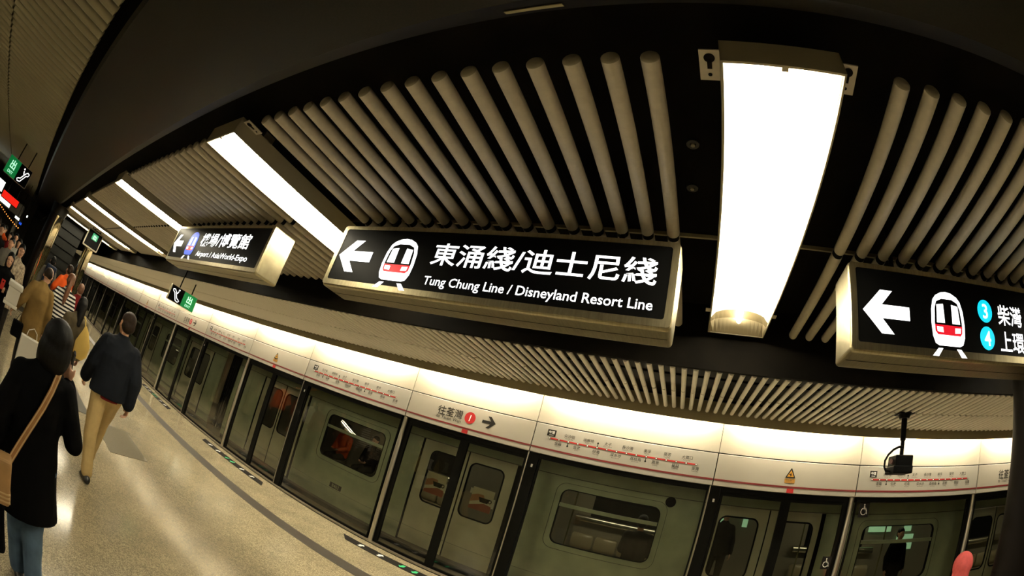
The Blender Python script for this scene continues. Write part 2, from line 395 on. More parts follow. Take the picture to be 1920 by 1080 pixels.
n_sl = int((6.9 + 31.5) / 0.0975)
for i in range(n_sl):
    x = 6.9 - 0.0975 * i
    if x < -31: break
    for y0, y1 in ((3.49, 4.265), (4.295, 5.125)):
        # flat-bottomed rounded slat
        pr = [(x + 0.0235 * math.cos(t), 2.805 + 0.02 * math.sin(t)) for t in [2 * PI * k / 10 for k in range(10)]]
        vs = [(u, y0, v) for u, v in pr] + [(u, y1, v) for u, v in pr]; n = 10
        lowslat.add(vs, [(k, (k + 1) % n, n + (k + 1) % n, n + k) for k in range(n)], True)
        lowslat.add(vs, [tuple(range(n)), tuple(range(2 * n - 1, n - 1, -1))])
    lowslat.box(x - 0.018, x + 0.018, 4.262, 4.298, 2.80, 2.822)
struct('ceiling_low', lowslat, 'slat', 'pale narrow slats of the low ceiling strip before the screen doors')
struct('trim_7', MB().box(XL, XR, 5.15, 5.17, 2.69, 2.96), 'trim', 'beige edge board hiding the cove lamps')
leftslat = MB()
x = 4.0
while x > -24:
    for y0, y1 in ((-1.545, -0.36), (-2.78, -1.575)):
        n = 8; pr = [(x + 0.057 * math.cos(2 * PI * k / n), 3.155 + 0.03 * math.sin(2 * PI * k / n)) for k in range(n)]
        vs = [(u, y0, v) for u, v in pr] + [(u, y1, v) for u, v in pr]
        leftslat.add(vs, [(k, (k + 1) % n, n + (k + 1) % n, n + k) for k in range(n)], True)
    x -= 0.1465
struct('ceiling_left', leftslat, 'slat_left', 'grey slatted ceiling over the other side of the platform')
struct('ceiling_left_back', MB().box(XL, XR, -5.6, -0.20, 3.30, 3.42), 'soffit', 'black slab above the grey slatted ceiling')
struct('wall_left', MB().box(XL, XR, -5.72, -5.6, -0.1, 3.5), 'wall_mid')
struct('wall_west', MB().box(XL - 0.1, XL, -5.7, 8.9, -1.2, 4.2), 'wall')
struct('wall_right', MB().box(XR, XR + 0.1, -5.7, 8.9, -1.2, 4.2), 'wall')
struct('wall_back', MB().box(XL, XR, 9.0, 9.1, -1.3, 4.2), 'tunnel', 'black tunnel wall behind the train')
struct('floor_lower', MB().box(XL, XR, 5.84, 9.0, -1.3, -1.2), 'tunnel')
struct('ceiling_rear', MB().box(XL, XR, 5.60, 9.0, 3.4, 3.5), 'tunnel')
corew = MB()                                          # dark tiled stair core at the far end of the near platform
corew.box(-24.0, -16.0, 0.80, 2.10, 0.0, 3.34)
for k in range(11): corew.box(-16.0, -15.93, 0.80, 2.10, 0.12 + 0.29 * k, 0.37 + 0.29 * k)
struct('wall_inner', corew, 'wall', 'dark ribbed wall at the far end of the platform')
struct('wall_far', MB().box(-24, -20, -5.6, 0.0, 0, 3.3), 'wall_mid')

# ------------------------------------------------------------------ ceiling lights
FX = [(3.43, 'beyond the right edge sign'), (0.255, ''), (-2.92, ''), (-6.22, ''), (-9.5, ''), (-12.6, ''), (-15.2, '')]
def make_light():
    r = empty('ceiling_light', (0, 0, 0), 'x', 'ceiling light', 'long ceiling lights between the tubes')
    W, Y0, Y1, ZB, ZT = 0.228, 0.905, 3.35, 3.068, 3.185
    h = MB()
    h.box(-W, -W + 0.008, Y0, Y1, ZB, ZT).box(W - 0.008, W, Y0, Y1, ZB, ZT).box(-W, W, Y0, Y0 + 0.01, ZB, ZT).box(-W, W, Y0, Y1, ZT, ZT + 0.01)
    h.box(-W, W, Y1 - 0.01, Y1, ZB, ZT).box(-0.05, 0.05, 1.2, 1.3, ZT, 3.34).box(-0.05, 0.05, 2.9, 3.0, ZT, 3.34)
    h.build('housing', 'housing', r)
    t = MB(); n = 14                                   # curved trough
    xs = [(-W + 0.01 + (2 * W - 0.02) * k / n) for k in range(n + 1)]
    zz = lambda x_: ZB + 0.004 + 0.095 * math.sqrt(max(0.0, 1 - (x_ / (W - 0.009)) ** 2)) ** 0.8
    vs = [(x_, Y0 + 0.012, zz(x_)) for x_ in xs] + [(x_, Y1 - 0.26, zz(x_)) for x_ in xs]
    t.add(vs, [(k, k + 1, n + 2 + k, n + 1 + k) for k in range(n)], True)
    t.build('reflector', 'reflector', r)
    e = MB(); zb = [ZB + 0.004 + 0.055 * math.sqrt(max(0.0, 1 - (x_ / (W - 0.009)) ** 2)) for x_ in xs]   # arched end plate, brown painting in its shading, above a lighter half-round sill
    pl = [(x_, Y1 - 0.26, zz(x_)) for x_ in xs] + [(x_, Y1 - 0.20, z_) for x_, z_ in zip(xs, zb)]
    e.add(pl, [(k, k + 1, n + 2 + k, n + 1 + k) for k in range(n)])
    e.build('end_plate', 'end_plate', r)
    e = MB(); pl = [(x_, Y1 - 0.20, z_) for x_, z_ in zip(xs, zb)] + [(x_, Y1 - 0.012, ZB + 0.003) for x_ in xs]
    e.add(pl, [(k, k + 1, n + 2 + k, n + 1 + k) for k in range(n)])
    e.build('end_sill', 'end_sill', r)
    for dx in (-0.085, 0.085):
        MB().cap((dx, Y0 + 0.05, 3.112), (dx, Y1 - 0.50, 3.112), 0.016, n=10).build('lamp_tube', 'lamp', r)
    MB().cap((0.0, Y1 - 0.55, 3.108), (0.0, Y1 - 0.20, 3.104), 0.017, n=10).build('lamp_end', 'lamp', r)
    MB().box(-0.012, 0.012, Y0 + 0.012, Y0 + 0.03, ZB + 0.004, ZB + 0.03).build('lamp_clip', 'housing', r)
    for sx in (-1, 1):                                 # key-hole hanging plates
        x0, x1 = (W, W + 0.075) if sx > 0 else (-W - 0.075, -W)
        b = MB(); zc = ZT - 0.02
        b.box(x0, x1, 0.93, 1.07, zc, zc + 0.006)
        pb = b.build('bracket', 'tube', r)
        hm = MB(); xc = (x0 + x1) / 2
        hm.prism(disc(xc, 0.965, 0.021, 16), lambda u, v, w_: (u, v, zc - 0.002 + w_), 0.001)
        hm.box(xc - 0.009, xc + 0.009, 0.97, 1.015, zc - 0.002, zc - 0.001)
        hm.prism(disc(xc, 1.042, 0.008, 10), lambda u, v, w_: (u, v, zc - 0.002 + w_), 0.001)
        hm.build('keyhole', 'black', pb)
        q0, q1 = (W, W + 0.035) if sx > 0 else (-W - 0.035, -W)
        MB().box(q0, q1, 2.95, 3.0, ZB + 0.02, ZB + 0.026).build('bracket', 'tube', r)
    return r
light0 = make_light()
LL = ['long ceiling light beyond the tubes over the sign with circles 3 and 4',
      'largest long ceiling light, with key-hole brackets and a half-round end plate',
      'second largest long ceiling light, ending behind the sign with the red-banded train',
      'third largest long ceiling light, ending above the sign with the blue train',
      'fourth largest long ceiling light, ending behind the sign with the blue train',
      'fifth largest long ceiling light, thin, passing behind the square exit sign',
      'thinnest and farthest long ceiling light, beside the dark ribbed wall']
for k, (fx, _) in enumerate(FX):
    o = light0 if k == 0 else copy_tree(light0)
    o.location = (fx, 0, 0); o['label'] = LL[k]
# unseen row added over the other side of the platform to light the left
for k, fx in enumerate((0.255, -2.92, -6.22)):
    o = copy_tree(light0); o.location = (fx, -1.95, 0.0); o.rotation_euler = (0, 0, PI) if False else (0, 0, 0)
    o.location = (fx, -6.2, 0.0); o['group'] = 'unseen ceiling lights added over the other side'
    o['label'] = 'unseen ceiling light added over the other side of the platform, %s from the near end' % ['first', 'second', 'third', 'fourth', 'fifth', 'sixth'][k]

# ------------------------------------------------------------------ grey ceiling tubes
ORD = ['first', 'second', 'third', 'fourth', 'fifth', 'sixth', 'seventh', 'eighth', 'ninth', 'tenth', 'eleventh', 'twelfth', 'thirteenth', 'fourteenth', 'fifteenth', 'sixteenth']
def tube_sec(y0, y1):
    m = MB(); r = 0.036; n = 18
    m.cyl((0, y0, 3.15), (0, y1, 3.15), r, n=n, caps=False)
    return m
def make_tube():
    r = empty('ceiling_tube', (0, 0, 0), 'x', 'ceiling tube', 'grey ceiling tubes between the lights')
    for y0, y1, e0, e1 in ((0.957, 2.118, 1, 0), (2.158, 3.425, 0, 1)):
        tb = tube_sec(y0, y1).build('tube_section', 'tube', r)
        c = MB(); cap_r = [(0, 0.036), (0.006, 0.034), (0.012, 0.026), (0.014, 0.0005)]
        for yy, sg, on in ((y0, -1, e0), (y1, 1, e1)):
            if on:
                c.loft([((0, yy + sg * d, 3.15), rr, rr, (1, 0, 0), (0, 0, 1)) for d, rr in cap_r], 18)
        c.build('end_cap', 'tube_end', tb)
    MB().cyl((0, 2.105, 3.15), (0, 2.17, 3.15), 0.031, n=14).build('coupling', 'rubber', r)
    return r
tube0 = make_tube(); first = True
BAY = ['from the largest ceiling light, towards the circles 3 and 4 sign', 'from the largest ceiling light, towards the second largest light', 'from the second largest ceiling light, towards the third largest light',
       'from the third largest ceiling light, towards the fourth largest light', 'from the fourth largest ceiling light, towards the fifth largest light', 'from the fifth largest ceiling light, towards the thinnest light']
def bay_x(k):
    if k == 0: return [0.752 + 0.1465 * i for i in range(16)]
    if k == 1: return [-0.224 - 0.1465 * i for i in range(16)]
    a, b = FX[k][0] - 0.48, FX[k + 1][0] + 0.49
    n = max(2, min(16, int(round((a - b) / 0.1465)) + 1))
    return [a + (b - a) * i / (n - 1) for i in range(n)]
for k in range(6):
    for i, x in enumerate(bay_x(k)):
        o = tube0 if first else copy_tree(tube0)
        first = False
        o.location = (x, 0, 0); o['label'] = '%s grey ceiling tube %s' % (ORD[i], BAY[k])

tp = MB().prism([(-0.66, 0.0), (-0.455, 0.0), (-0.455, 0.022), (-0.66, 0.022)], lambda u, v, w_: (u, 0.665 + v * 0.79 + w_ * 0.61, 3.085 - 0.004 + v * 0.61 - w_ * 0.79), 0.003)
tag(tp.build('tape_strip', 'paper_tape'), 'short pale tape strip stuck on the edge of the dark beam', 'tape')
for bx_, by_, lb in ((-0.111, 1.603, 'upper'), (-0.125, 1.944, 'lower')):
    bo = empty('ceiling_anchor', (bx_, by_, 3.34), lb + ' round anchor bolt in the black slab beside the largest ceiling light', 'bolt')
    MB().ring(disc(bx_, by_, 0.032, 18), disc(bx_, by_, 0.016, 18), lambda u, v, w_: (u, v, 3.33 + w_), 0.01).build('washer', 'plate_dark', bo)
    MB().cyl((bx_, by_, 3.322), (bx_, by_, 3.34), 0.012, n=6).build('bolt_head', 'housing', bo)
# ------------------------------------------------------------------ hanging line signs
def sign_box(x0, x1, label):
    y0, y1, z0, z1 = 2.0, 2.265, 2.54, 3.02
    r = empty('line_sign', ((x0 + x1) / 2, 2.13, z0), label, 'sign', 'hanging line direction signs')
    c = MB(); bm = bmesh.new(); bmesh.ops.create_cube(bm, size=1)
    for v in bm.verts: v.co = ((x0 + x1) / 2 + v.co.x * (x1 - x0), (y0 + y1) / 2 + v.co.y * (y1 - y0), (z0 + z1) / 2 + v.co.z * (z1 - z0))
    bmesh.ops.bevel(bm, geom=bm.edges[:], offset=0.022, segments=4, profile=0.5, affect='EDGES')
    c.bm(bm); c.build('casing', 'steel_sign', r)
    fm = MB(); fm.ring(rrect(x0 + 0.005, x1 - 0.005, z0 + 0.012, z1 - 0.006, 0.022), rrect(x0 + 0.042, x1 - 0.042, z0 + 0.05, z1 - 0.034, 0.014), lambda u, v, w_: (u, y0 - 0.006 + w_, v), 0.012)
    fm.build('front_frame', 'steel_sign', r)
    fc = MB(); fc.prism(rrect(x0 + 0.036, x1 - 0.036, z0 + 0.044, z1 - 0.028, 0.016), lambda u, v, w_: (u, y0 - 0.003 + w_, v), 0.004)
    face = fc.build('sign_face', 'sign_face', r)
    MB().box(x0 + 0.02, x1 - 0.02, 2.128, 2.133, z0 - 0.001, z0 + 0.002).build('bottom_seam', 'black', r)
    for hx in (x0 + 0.35, x1 - 0.35):
        MB().cyl((hx, 2.13, z1 - 0.01), (hx, 2.13, 3.34), 0.016, n=10).build('hanger', 'black', r)
    return r, face
YF = 1.9935
def arrow_left(x, z, L, m='white_glow', sc=1.0):
    # tip at (x, z); shaft thickness and head sizes scale with L
    t = 0.036 * sc * L / 0.30; hh = 0.115 * L / 0.30 * sc; k = 0.075 * L / 0.30
    return [(x, z), (x + hh * 0.98, z + hh), (x + hh * 0.98 + k * 1.05, z + hh), (x + k + t * 1.05 + 0.005, z + t), (x + L, z + t), (x + L, z - t), (x + k + t * 1.05 + 0.005, z - t), (x + hh * 0.98 + k * 1.05, z - hh), (x + hh * 0.98, z - hh)]
def fS(u, v, w_): return (u, YF + w_, v)
def train_icon(face, xc, zt, zb, body='white_glow', band='red_glow', inner='sign_face', hw=0.133):
    h = zt - zb
    def sh(u, v): return (xc + u * hw, zb + v * h)
    # outline of a train front: domed top, slightly tapering sides
    out = [(-0.60, 0.16), (-0.80, 0.19), (-0.93, 0.30), (-0.97, 0.48), (-0.93, 0.70), (-0.80, 0.86), (-0.62, 0.93), (-0.3, 0.985), (0, 1.0), (0.3, 0.985), (0.62, 0.93), (0.80, 0.86), (0.93, 0.70), (0.97, 0.48), (0.93, 0.30), (0.80, 0.19), (0.60, 0.16)]
    MB().prism([sh(*p) for p in out], fS, 0.002).build('train_symbol', body, face)
    win = [(-0.78, 0.36), (-0.80, 0.50), (-0.74, 0.72), (-0.62, 0.83), (-0.3, 0.88), (0.3, 0.88), (0.62, 0.83), (0.74, 0.72), (0.80, 0.50), (0.78, 0.36)]
    g = lambda u, v, w_: (u, YF - 0.0012 + w_, v)
    if inner: MB().prism([sh(*p) for p in win], g, 0.001).build('symbol_window', inner, face)
    g2 = lambda u, v, w_: (u, YF - 0.0022 + w_, v)
    for sx in (-1, 1):
        q = [(0.22, 0.50), (0.68, 0.50), (0.62, 0.78), (0.24, 0.80)]
        MB().prism([sh(sx * a, b) for a, b in q], g2, 0.001).build('symbol_pane', 'white_glow', face)
    bd = [(-0.80, 0.47), (0.80, 0.47), (0.76, 0.36), (0.66, 0.32), (-0.66, 0.32), (-0.76, 0.36)]
    MB().prism([sh(*p) for p in bd], g2, 0.001).build('symbol_band', band, face)
    g3 = lambda u, v, w_: (u, YF - 0.0032 + w_, v)
    for sx in (-1, 1):
        MB().prism([sh(sx * a, b) for a, b in ((0.34, 0.355), (0.68, 0.365), (0.70, 0.44), (0.36, 0.435))], g3, 0.001).build('symbol_lamp', 'white_glow', face)
        MB().prism([sh(sx * a, b) for a, b in ((0.40, 0.12), (0.66, 0.12), (1.0, 0.0), (0.66, 0.0))], fS, 0.002).build('symbol_rail', 'white_glow', face)

rs, fs_ = sign_box(-2.45, -0.16, 'large hanging line sign with an arrow, a red-banded train and two white line names')
MB().prism(arrow_left(-2.385, 2.776, 0.315), fS, 0.002).build('arrow', 'white_glow', fs_)
train_icon(fs_, -1.825, 2.927, 2.572)
MB().flat(text_geo('東涌綫/迪士尼綫', 0.158, -1.585, 2.775, fitw=1.32, off=0.012), fS).build('chinese_lettering', 'white_glow', fs_)
MB().flat(text_geo('Tung Chung Line / Disneyland Resort Line', 0.078, -1.58, 2.63, fitw=1.315, off=0.009), fS).build('english_lettering', 'white_glow', fs_)
rs, fs_ = sign_box(-5.80, -3.37, 'hanging line sign with an arrow and a blue train symbol, bright steel end panel')
MB().prism(arrow_left(-5.735, 2.776, 0.315), fS, 0.002).build('arrow', 'white_glow', fs_)
train_icon(fs_, -5.10, 2.935, 2.585, body='blue_glow', inner=None, hw=0.14)
MB().flat(text_geo('機場/博覽館', 0.168, -4.85, 2.775, fitw=1.15, off=0.014), fS).build('chinese_lettering', 'white_glow', fs_)
MB().flat(text_geo('Airport / AsiaWorld-Expo', 0.085, -4.83, 2.64, fitw=1.22, off=0.010), fS).build('english_lettering', 'white_glow', fs_)
rs, fs_ = sign_box(0.755, 3.05, 'hanging line sign with an arrow, a red-banded train and blue circles 3 and 4')
MB().prism(arrow_left(0.828, 2.758, 0.30), fS, 0.002).build('arrow', 'white_glow', fs_)
train_icon(fs_, 1.41, 2.91, 2.555)
for zc, dg, cn in ((2.832, '3', '柴灣'), (2.677, '4', '上環')):
    MB().prism(disc(1.735, zc, 0.066), fS, 0.002).build('line_circle', 'cyan_glow', fs_)
    MB().flat(text_geo(dg, 0.118, 1.735, zc - 0.042, 'CENTER', off=0.012), lambda u, v, w_: (u, YF - 0.0015, v)).build('circle_number', 'white_glow', fs_)
    MB().flat(text_geo(cn, 0.128, 1.855, zc - 0.058, off=0.012), fS).build('chinese_lettering', 'white_glow', fs_)

# ------------------------------------------------------------------ platform screen doors, bay by bay
YH, YP = 5.40, 5.47
def fH(u, v, w_): return (u, YH - 0.002 + w_, v)
def fH2(u, v, w_): return (u, YH - 0.0032 + w_, v)
def fH3(u, v, w_): return (u, YH - 0.0044 + w_, v)
STN = ['中環', '金鐘', '尖沙咀', '佐敦', '油麻地', '旺角', '太子', '深水埗', '長沙灣', '荔枝角', '美孚', '荔景', '葵芳', '葵興', '大窩口', '荃灣']
STE = ['Central', 'Admiralty', 'Tsim Sha Tsui', 'Jordan', 'Yau Ma Tei', 'Mong Kok', 'Prince Edward', 'Sham Shui Po', 'Cheung Sha Wan', 'Lai Chi Kok', 'Mei Foo', 'Lai King', 'Kwai Fong', 'Kwai Hing', 'Tai Wo Hau', 'Tsuen Wan']
def header(r, x0, x1, m='header'):
    g = 0.006
    lo = MB().rbox(x0 + g, x1 - g, YH, YH + 0.16, 1.995, 2.374, 0.004, 1).build('header_panel', m, r)
    MB().box(x0 + g * 0.6, x1 - g * 0.6, YH, YH + 0.16, 2.386, 2.95).build('upper_panel', 'header_up', r)
    MB().box(x0, x1, YH + 0.012, YH + 0.15, 2.0, 2.94).build('header_core', 'black', r)
    MB().box(x0 + g, x1 - g, YH - 0.0016, YH, 2.056, 2.077).build('red_stripe', 'red', lo)
    L = (x1 - x0)
    MB().cyl((x0 + 0.16, 5.29, 2.835), (x1 - 0.16, 5.29, 2.835), 0.014, n=8).build('cove_lamp', 'cove', r)
    return lo
def route_map(lo, x0, x1):
    a, b = x0 + 0.215, x1 - 0.245 if x1 < 2 else x1 - 0.23
    zl = 2.21
    MB().prism([(a, zl - 0.009), (b, zl - 0.009), (b, zl + 0.009), (a, zl + 0.009)], fH, 0.001).build('route_line', 'red_line', lo)
    st = [(a + (b - a) * i / 15) for i in range(16)]
    for i, x in enumerate(st):
        d1 = MB().prism(disc(x, zl, 0.0135, 16), fH2, 0.001)
        if i in (2, 5, 10):
            sg = 1 if i == 5 else -1
            d1.box(x - 0.004, x + 0.004, YH - 0.003, YH - 0.001, min(zl, zl + sg * 0.05), max(zl, zl + sg * 0.05)).prism(disc(x, zl + sg * 0.055, 0.012, 14), fH2, 0.001)
        d1.build('station_ring', 'ink', lo); MB().prism(disc(x, zl, 0.0085, 16), fH3, 0.001).build('station_dot', 'paint_white', lo)
        up = i % 2 == 0
        if i:
            z1 = zl + 0.062 if up else zl - 0.062
            MB().flat(text_geo(STN[i], 0.046, x, z1 - 0.012 if up else z1 - 0.004, 'CENTER', off=0.008), fH).flat(text_geo(STE[i], 0.018, x, z1 - 0.034 if up else z1 - 0.026, 'CENTER'), fH).build('station_name', 'ink_soft', lo)
    bx = MB().prism([(a - 0.045, 2.235), (a + 0.065, 2.235), (a + 0.065, 2.318), (a - 0.045, 2.318)], fH, 0.001).build('current_station_box', 'ink', lo)
    MB().flat(text_geo('中環', 0.04, a + 0.01, 2.27, 'CENTER'), fH2).flat(text_geo('Central', 0.018, a + 0.01, 2.247, 'CENTER'), fH2).build('current_station_name', 'paint_white', lo)
def tsuen_wan(lo, x0):
    o = x0 + 3.79
    MB().flat(text_geo('往荃灣', 0.136, -3.285 + o, 2.176, fitw=0.395, off=0.006), fH).build('chinese_lettering', 'ink', lo)
    MB().flat(text_geo('to Tsuen Wan', 0.066, -3.285 + o, 2.117, fitw=0.39), fH).build('english_lettering', 'ink', lo)
    MB().prism(disc(-2.775 + o, 2.218, 0.081), fH, 0.001).build('line_disc', 'red_disc', lo)
    MB().flat(text_geo('1', 0.125, -2.778 + o, 2.173, 'CENTER', off=0.004, shear=0.12), fH2).build('line_number', 'paint_white', lo)
    ar = [(-2.395, 2.222), (-2.475, 2.302), (-2.522, 2.302), (-2.465, 2.240), (-2.59, 2.240), (-2.59, 2.203), (-2.465, 2.203), (-2.522, 2.142), (-2.475, 2.142)]
    MB().prism([(u + o, v) for u, v in ar], fH, 0.001).build('arrow', 'ink', lo)
def warning(lo, xc):
    z = 2.178
    MB().prism([(xc - 0.066, z), (xc + 0.066, z), (xc + 0.006, z + 0.112), (xc - 0.006, z + 0.112)], fH, 0.001).build('warning_border', 'ink', lo)
    MB().prism([(xc - 0.045, z + 0.012), (xc + 0.045, z + 0.012), (xc, z + 0.09)], fH2, 0.001).build('warning_triangle', 'yellow', lo)
    m = MB(); m.prism([(xc - 0.004, z + 0.018), (xc + 0.008, z + 0.018), (xc + 0.004, z + 0.06), (xc - 0.006, z + 0.06)], fH3, 0.0005)
    m.prism([(xc - 0.022, z + 0.036), (xc + 0.022, z + 0.030), (xc + 0.022, z + 0.038), (xc - 0.022, z + 0.044)], fH3, 0.0005)
    m.build('warning_pictogram', 'ink', lo)
    pl = MB().prism([(xc - 0.068, z - 0.064), (xc + 0.068, z - 0.064), (xc + 0.068, z - 0.012), (xc - 0.068, z - 0.012)], fH, 0.001).build('warning_plate', 'orange', lo)
    MB().flat(text_geo('小心車門', 0.026, xc, z - 0.035, 'CENTER'), fH2).flat(text_geo('Mind the doors', 0.013, xc, z - 0.055, 'CENTER'), fH2).build('warning_words', 'ink_soft', pl)
def wheelchair(parent, xc, zc, s, y):
    f1 = lambda u, v, w_: (xc + u * s, y - 0.0015 + w_, zc + v * s); f2 = lambda u, v, w_: (xc + u * s, y - 0.003 + w_, zc + v * s)
    pl = MB().prism([(-0.5, -0.62), (0.5, -0.62), (0.5, 0.62), (-0.5, 0.62)], f1, 0.001).build('access_sticker', 'ink', parent)
    m = MB(); m.prism(disc(-0.02, 0.40, 0.075, 14), f2, 0.0005)
    m.prism([(-0.07, 0.30), (0.03, 0.30), (0.05, 0.10), (0.22, 0.10), (0.22, 0.03), (0.06, 0.03), (0.04, -0.06), (0.20, -0.06), (0.30, -0.36), (0.37, -0.33), (0.27, 0.02), (-0.06, 0.02)], f2, 0.0005)
    o = [(0.30 * math.cos(t) - 0.02, 0.30 * math.sin(t) - 0.14) for t in [math.radians(110 + 250 * k / 20) for k in range(21)]]
    i_ = [(0.235 * math.cos(t) - 0.02, 0.235 * math.sin(t) - 0.14) for t in [math.radians(110 + 250 * k / 20) for k in range(21)]]
    m.prism(o + i_[::-1], f2, 0.0005)
    m.build('wheelchair_symbol', 'paint_white', pl)
def insets(x0, x1):
    e = {round(v[1], 1): v[0] for v in PK.values()}
    near = lambda x: min(((abs(v[1] - x), v[0]) for v in PK.values()), default=(9, 'edge'))
    a, b = near(x0), near(x1)
    ka = a[1] if a[0] < 0.1 else 'edge'; kb = b[1] if b[0] < 0.1 else 'edge'
    return (0.13 if ka == 'edge' else 0.066), (0.028 if kb == 'edge' else 0.085)
def door_bay(x0, x1, kind, label, posts):
    r = empty('platform_screen_door', ((x0 + x1) / 2, YP, 0), label, 'platform door', 'double screen doors along the track')
    lo = header(r, x0, x1)
    xc = (x0 + x1) / 2 + 0.03
    MB().box(xc - 0.047, xc + 0.043, YH - 0.002, YH, 1.997, 2.05).build('door_tab', 'red_disc', lo)
    if kind == 'T': tsuen_wan(lo, x0)
    elif kind == 'W': warning(lo, xc - 0.03)
    li, ri = insets(x0, x1)
    MB().box(x0 + li, x1 - ri, YP - 0.01, YP + 0.10, 1.93, 1.994).build('top_rail', 'frame', r)
    for a, b, s in ((x0 + li, xc, 'L'), (xc, x1 - ri, 'R')):
        lf = MB()
        e0, e1 = (0.035, 0.062) if s == 'L' else (0.062, 0.035)
        lf.box(a, a + e0, YP + 0.01, YP + 0.05, 0.015, 1.935).box(b - e1, b, YP + 0.01, YP + 0.05, 0.015, 1.935)
        lf.box(a, b, YP + 0.012, YP + 0.048, 0.015, 0.05).box(a, b, YP + 0.012, YP + 0.048, 1.89, 1.935)
        l = lf.build('door_leaf', 'frame', r)
        MB().box(a + e0, b - e1, YP + 0.026, YP + 0.034, 0.05, 1.89).build('pane', 'glass', l)
    return r, lo
def fixed_bay(x0, x1, label):
    r = empty('fixed_screen_panel', ((x0 + x1) / 2, YP, 0), label, 'glass screen', 'fixed glass panels with a route map above')
    lo = header(r, x0, x1, 'header_map'); 
    if x0 > -17: route_map(lo, x0, x1)
    li, ri = insets(x0, x1); p0, p1 = x0 + li, x1 - ri
    MB().box(p0, p1, YP - 0.01, YP + 0.10, 1.93, 1.994).build('top_rail', 'frame', r)
    fr = MB().box(p0, p1, YP + 0.012, YP + 0.048, 0.012, 0.045).box(p0, p0 + 0.02, YP + 0.012, YP + 0.048, 0.045, 1.93).box(p1 - 0.02, p1, YP + 0.012, YP + 0.048, 0.045, 1.93).build('frame', 'frame', r)
    MB().box(p0 + 0.02, p1 - 0.02, YP + 0.026, YP + 0.034, 0.045, 1.93).build('pane', 'glass', r)
    return r, lo
def post(x, kind, label):
    t = empty('screen_post', (x, YP, 0), label, 'post', 'posts between the screen door bays')
    p = MB()
    if kind == 'silver':
        p.box(x - 0.06, x + 0.06, YP + 0.025, YP + 0.06, 0.012, 1.99).build('backing', 'frame', t)
        MB().cyl((x, YP - 0.012, 0.012), (x, YP - 0.012, 1.99), 0.034, n=16).build('silver_tube', 'post', t)
    else:
        p.box(x - 0.015, x + 0.125, YP - 0.005, YP + 0.06, 0.012, 1.99).build('backing', 'frame', t)
        MB().box(x - 0.022, x - 0.008, YP - 0.02, YP - 0.006, 0.012, 1.99).build('silver_edge', 'post', t)
        MB().prism([(x + 0.05, 1.80), (x + 0.075, 1.80), (x + 0.075, 1.84), (x + 0.05, 1.84)], lambda u, v, w_: (u, YP - 0.0065 + w_, v), 0.001).build('number_tag', 'paint_white', t)
PK = {0: ('silver', 4.505), 1: ('silver', 2.297), 2: ('edge', 0.42), 3: ('edge', -1.86), 4: ('silver', -3.79), 5: ('edge', -6.12), 6: ('silver', -8.045), 7: ('edge', -10.3), 8: ('silver', -12.42), 9: ('edge', -14.5)}
PL = ['silver post at the right picture edge, right of the hanging camera', 'silver post below the hanging camera, right of the warning triangle', 'black post with thin silver edge left of the warning triangle doors', 'black post with thin silver edge right of the doors under the big red 1',
      'silver post left of the doors under the big red 1', 'black post left of the window with the train number', 'silver post left of the doors under the small triangle', 'black post behind the walking man, right of the small red 1',
      'silver post just right of the walking man head', 'first black post beyond the walking man head', 'second black post beyond the walking man head', 'third black post beyond the walking man head', 'fourth black post beyond the walking man head', 'fifth black post beyond the walking man head', 'sixth black post beyond the walking man head', 'seventh black post beyond the walking man head', 'eighth black post beyond the walking man head', 'farthest black post of the screen door row']
SE = [4.505, 2.315, 0.42, -1.86, -3.79, -6.12, -8.05, -10.3, -12.4, -14.5, -16.6, -18.8, -20.9, -23.1, -25.2, -27.4, -29.5, -31.6]
r, lo = door_bay(4.505, 6.4, 'T', 'screen doors at the right picture edge under the lettering to Tsuen Wan', 0)
post(4.505, 'silver', PL[0])
wheel_r = None
LA = {2: 'screen doors right of centre under a yellow warning triangle', 4: 'screen doors in the middle under the red 1 and to Tsuen Wan lettering',
      6: 'screen doors further left under a small yellow warning triangle', 8: 'screen doors behind the walking man, under a small red 1',
      10: 'screen doors in the distance, third door bay left of the one with the big red 1', 12: 'screen doors in the distance, fourth door bay left of the one with the big red 1',
      14: 'screen doors in the distance, fifth door bay left of the one with the big red 1', 16: 'farthest screen doors at the end of the row'}
LB = {1: 'fixed glass panel behind the hanging camera, under a route map', 3: 'fixed glass panel in the middle under the largest route map',
      5: 'fixed glass panel under the second route map, with the train number behind it', 7: 'fixed glass panel under the small route map left of the triangle bay',
      9: 'fixed glass panel in the distance behind the hanging exit sign', 11: 'second fixed glass panel beyond the hanging exit sign',
      13: 'third fixed glass panel beyond the hanging exit sign', 15: 'fourth fixed glass panel beyond the hanging exit sign'}
for k in range(len(SE) - 1):
    x1, x0 = SE[k], SE[k + 1]
    if k % 2 == 0:
        j = k + 1
        r, lo = fixed_bay(x0, x1, LB[j] if j in LB else 'fixed glass panel near the far end of the platform')
    else:
        j = k + 1
        kd = {2: 'W', 4: 'T', 6: 'W', 8: 'T', 10: 'W'}.get(j, '')
        r, lo = door_bay(x0, x1, kd, LA[j], 0)
    pk = PK.get(k + 1)
    if pk: post(pk[1], pk[0], PL[k + 1])
    else: post(x0, 'edge', PL[k + 1])
    if k == 0: wheelchair(r, 2.53, 1.84, 0.155, YP + 0.025)
    if k == 1: wheelchair(r, 2.14, 1.17, 0.13, YP + 0.008)

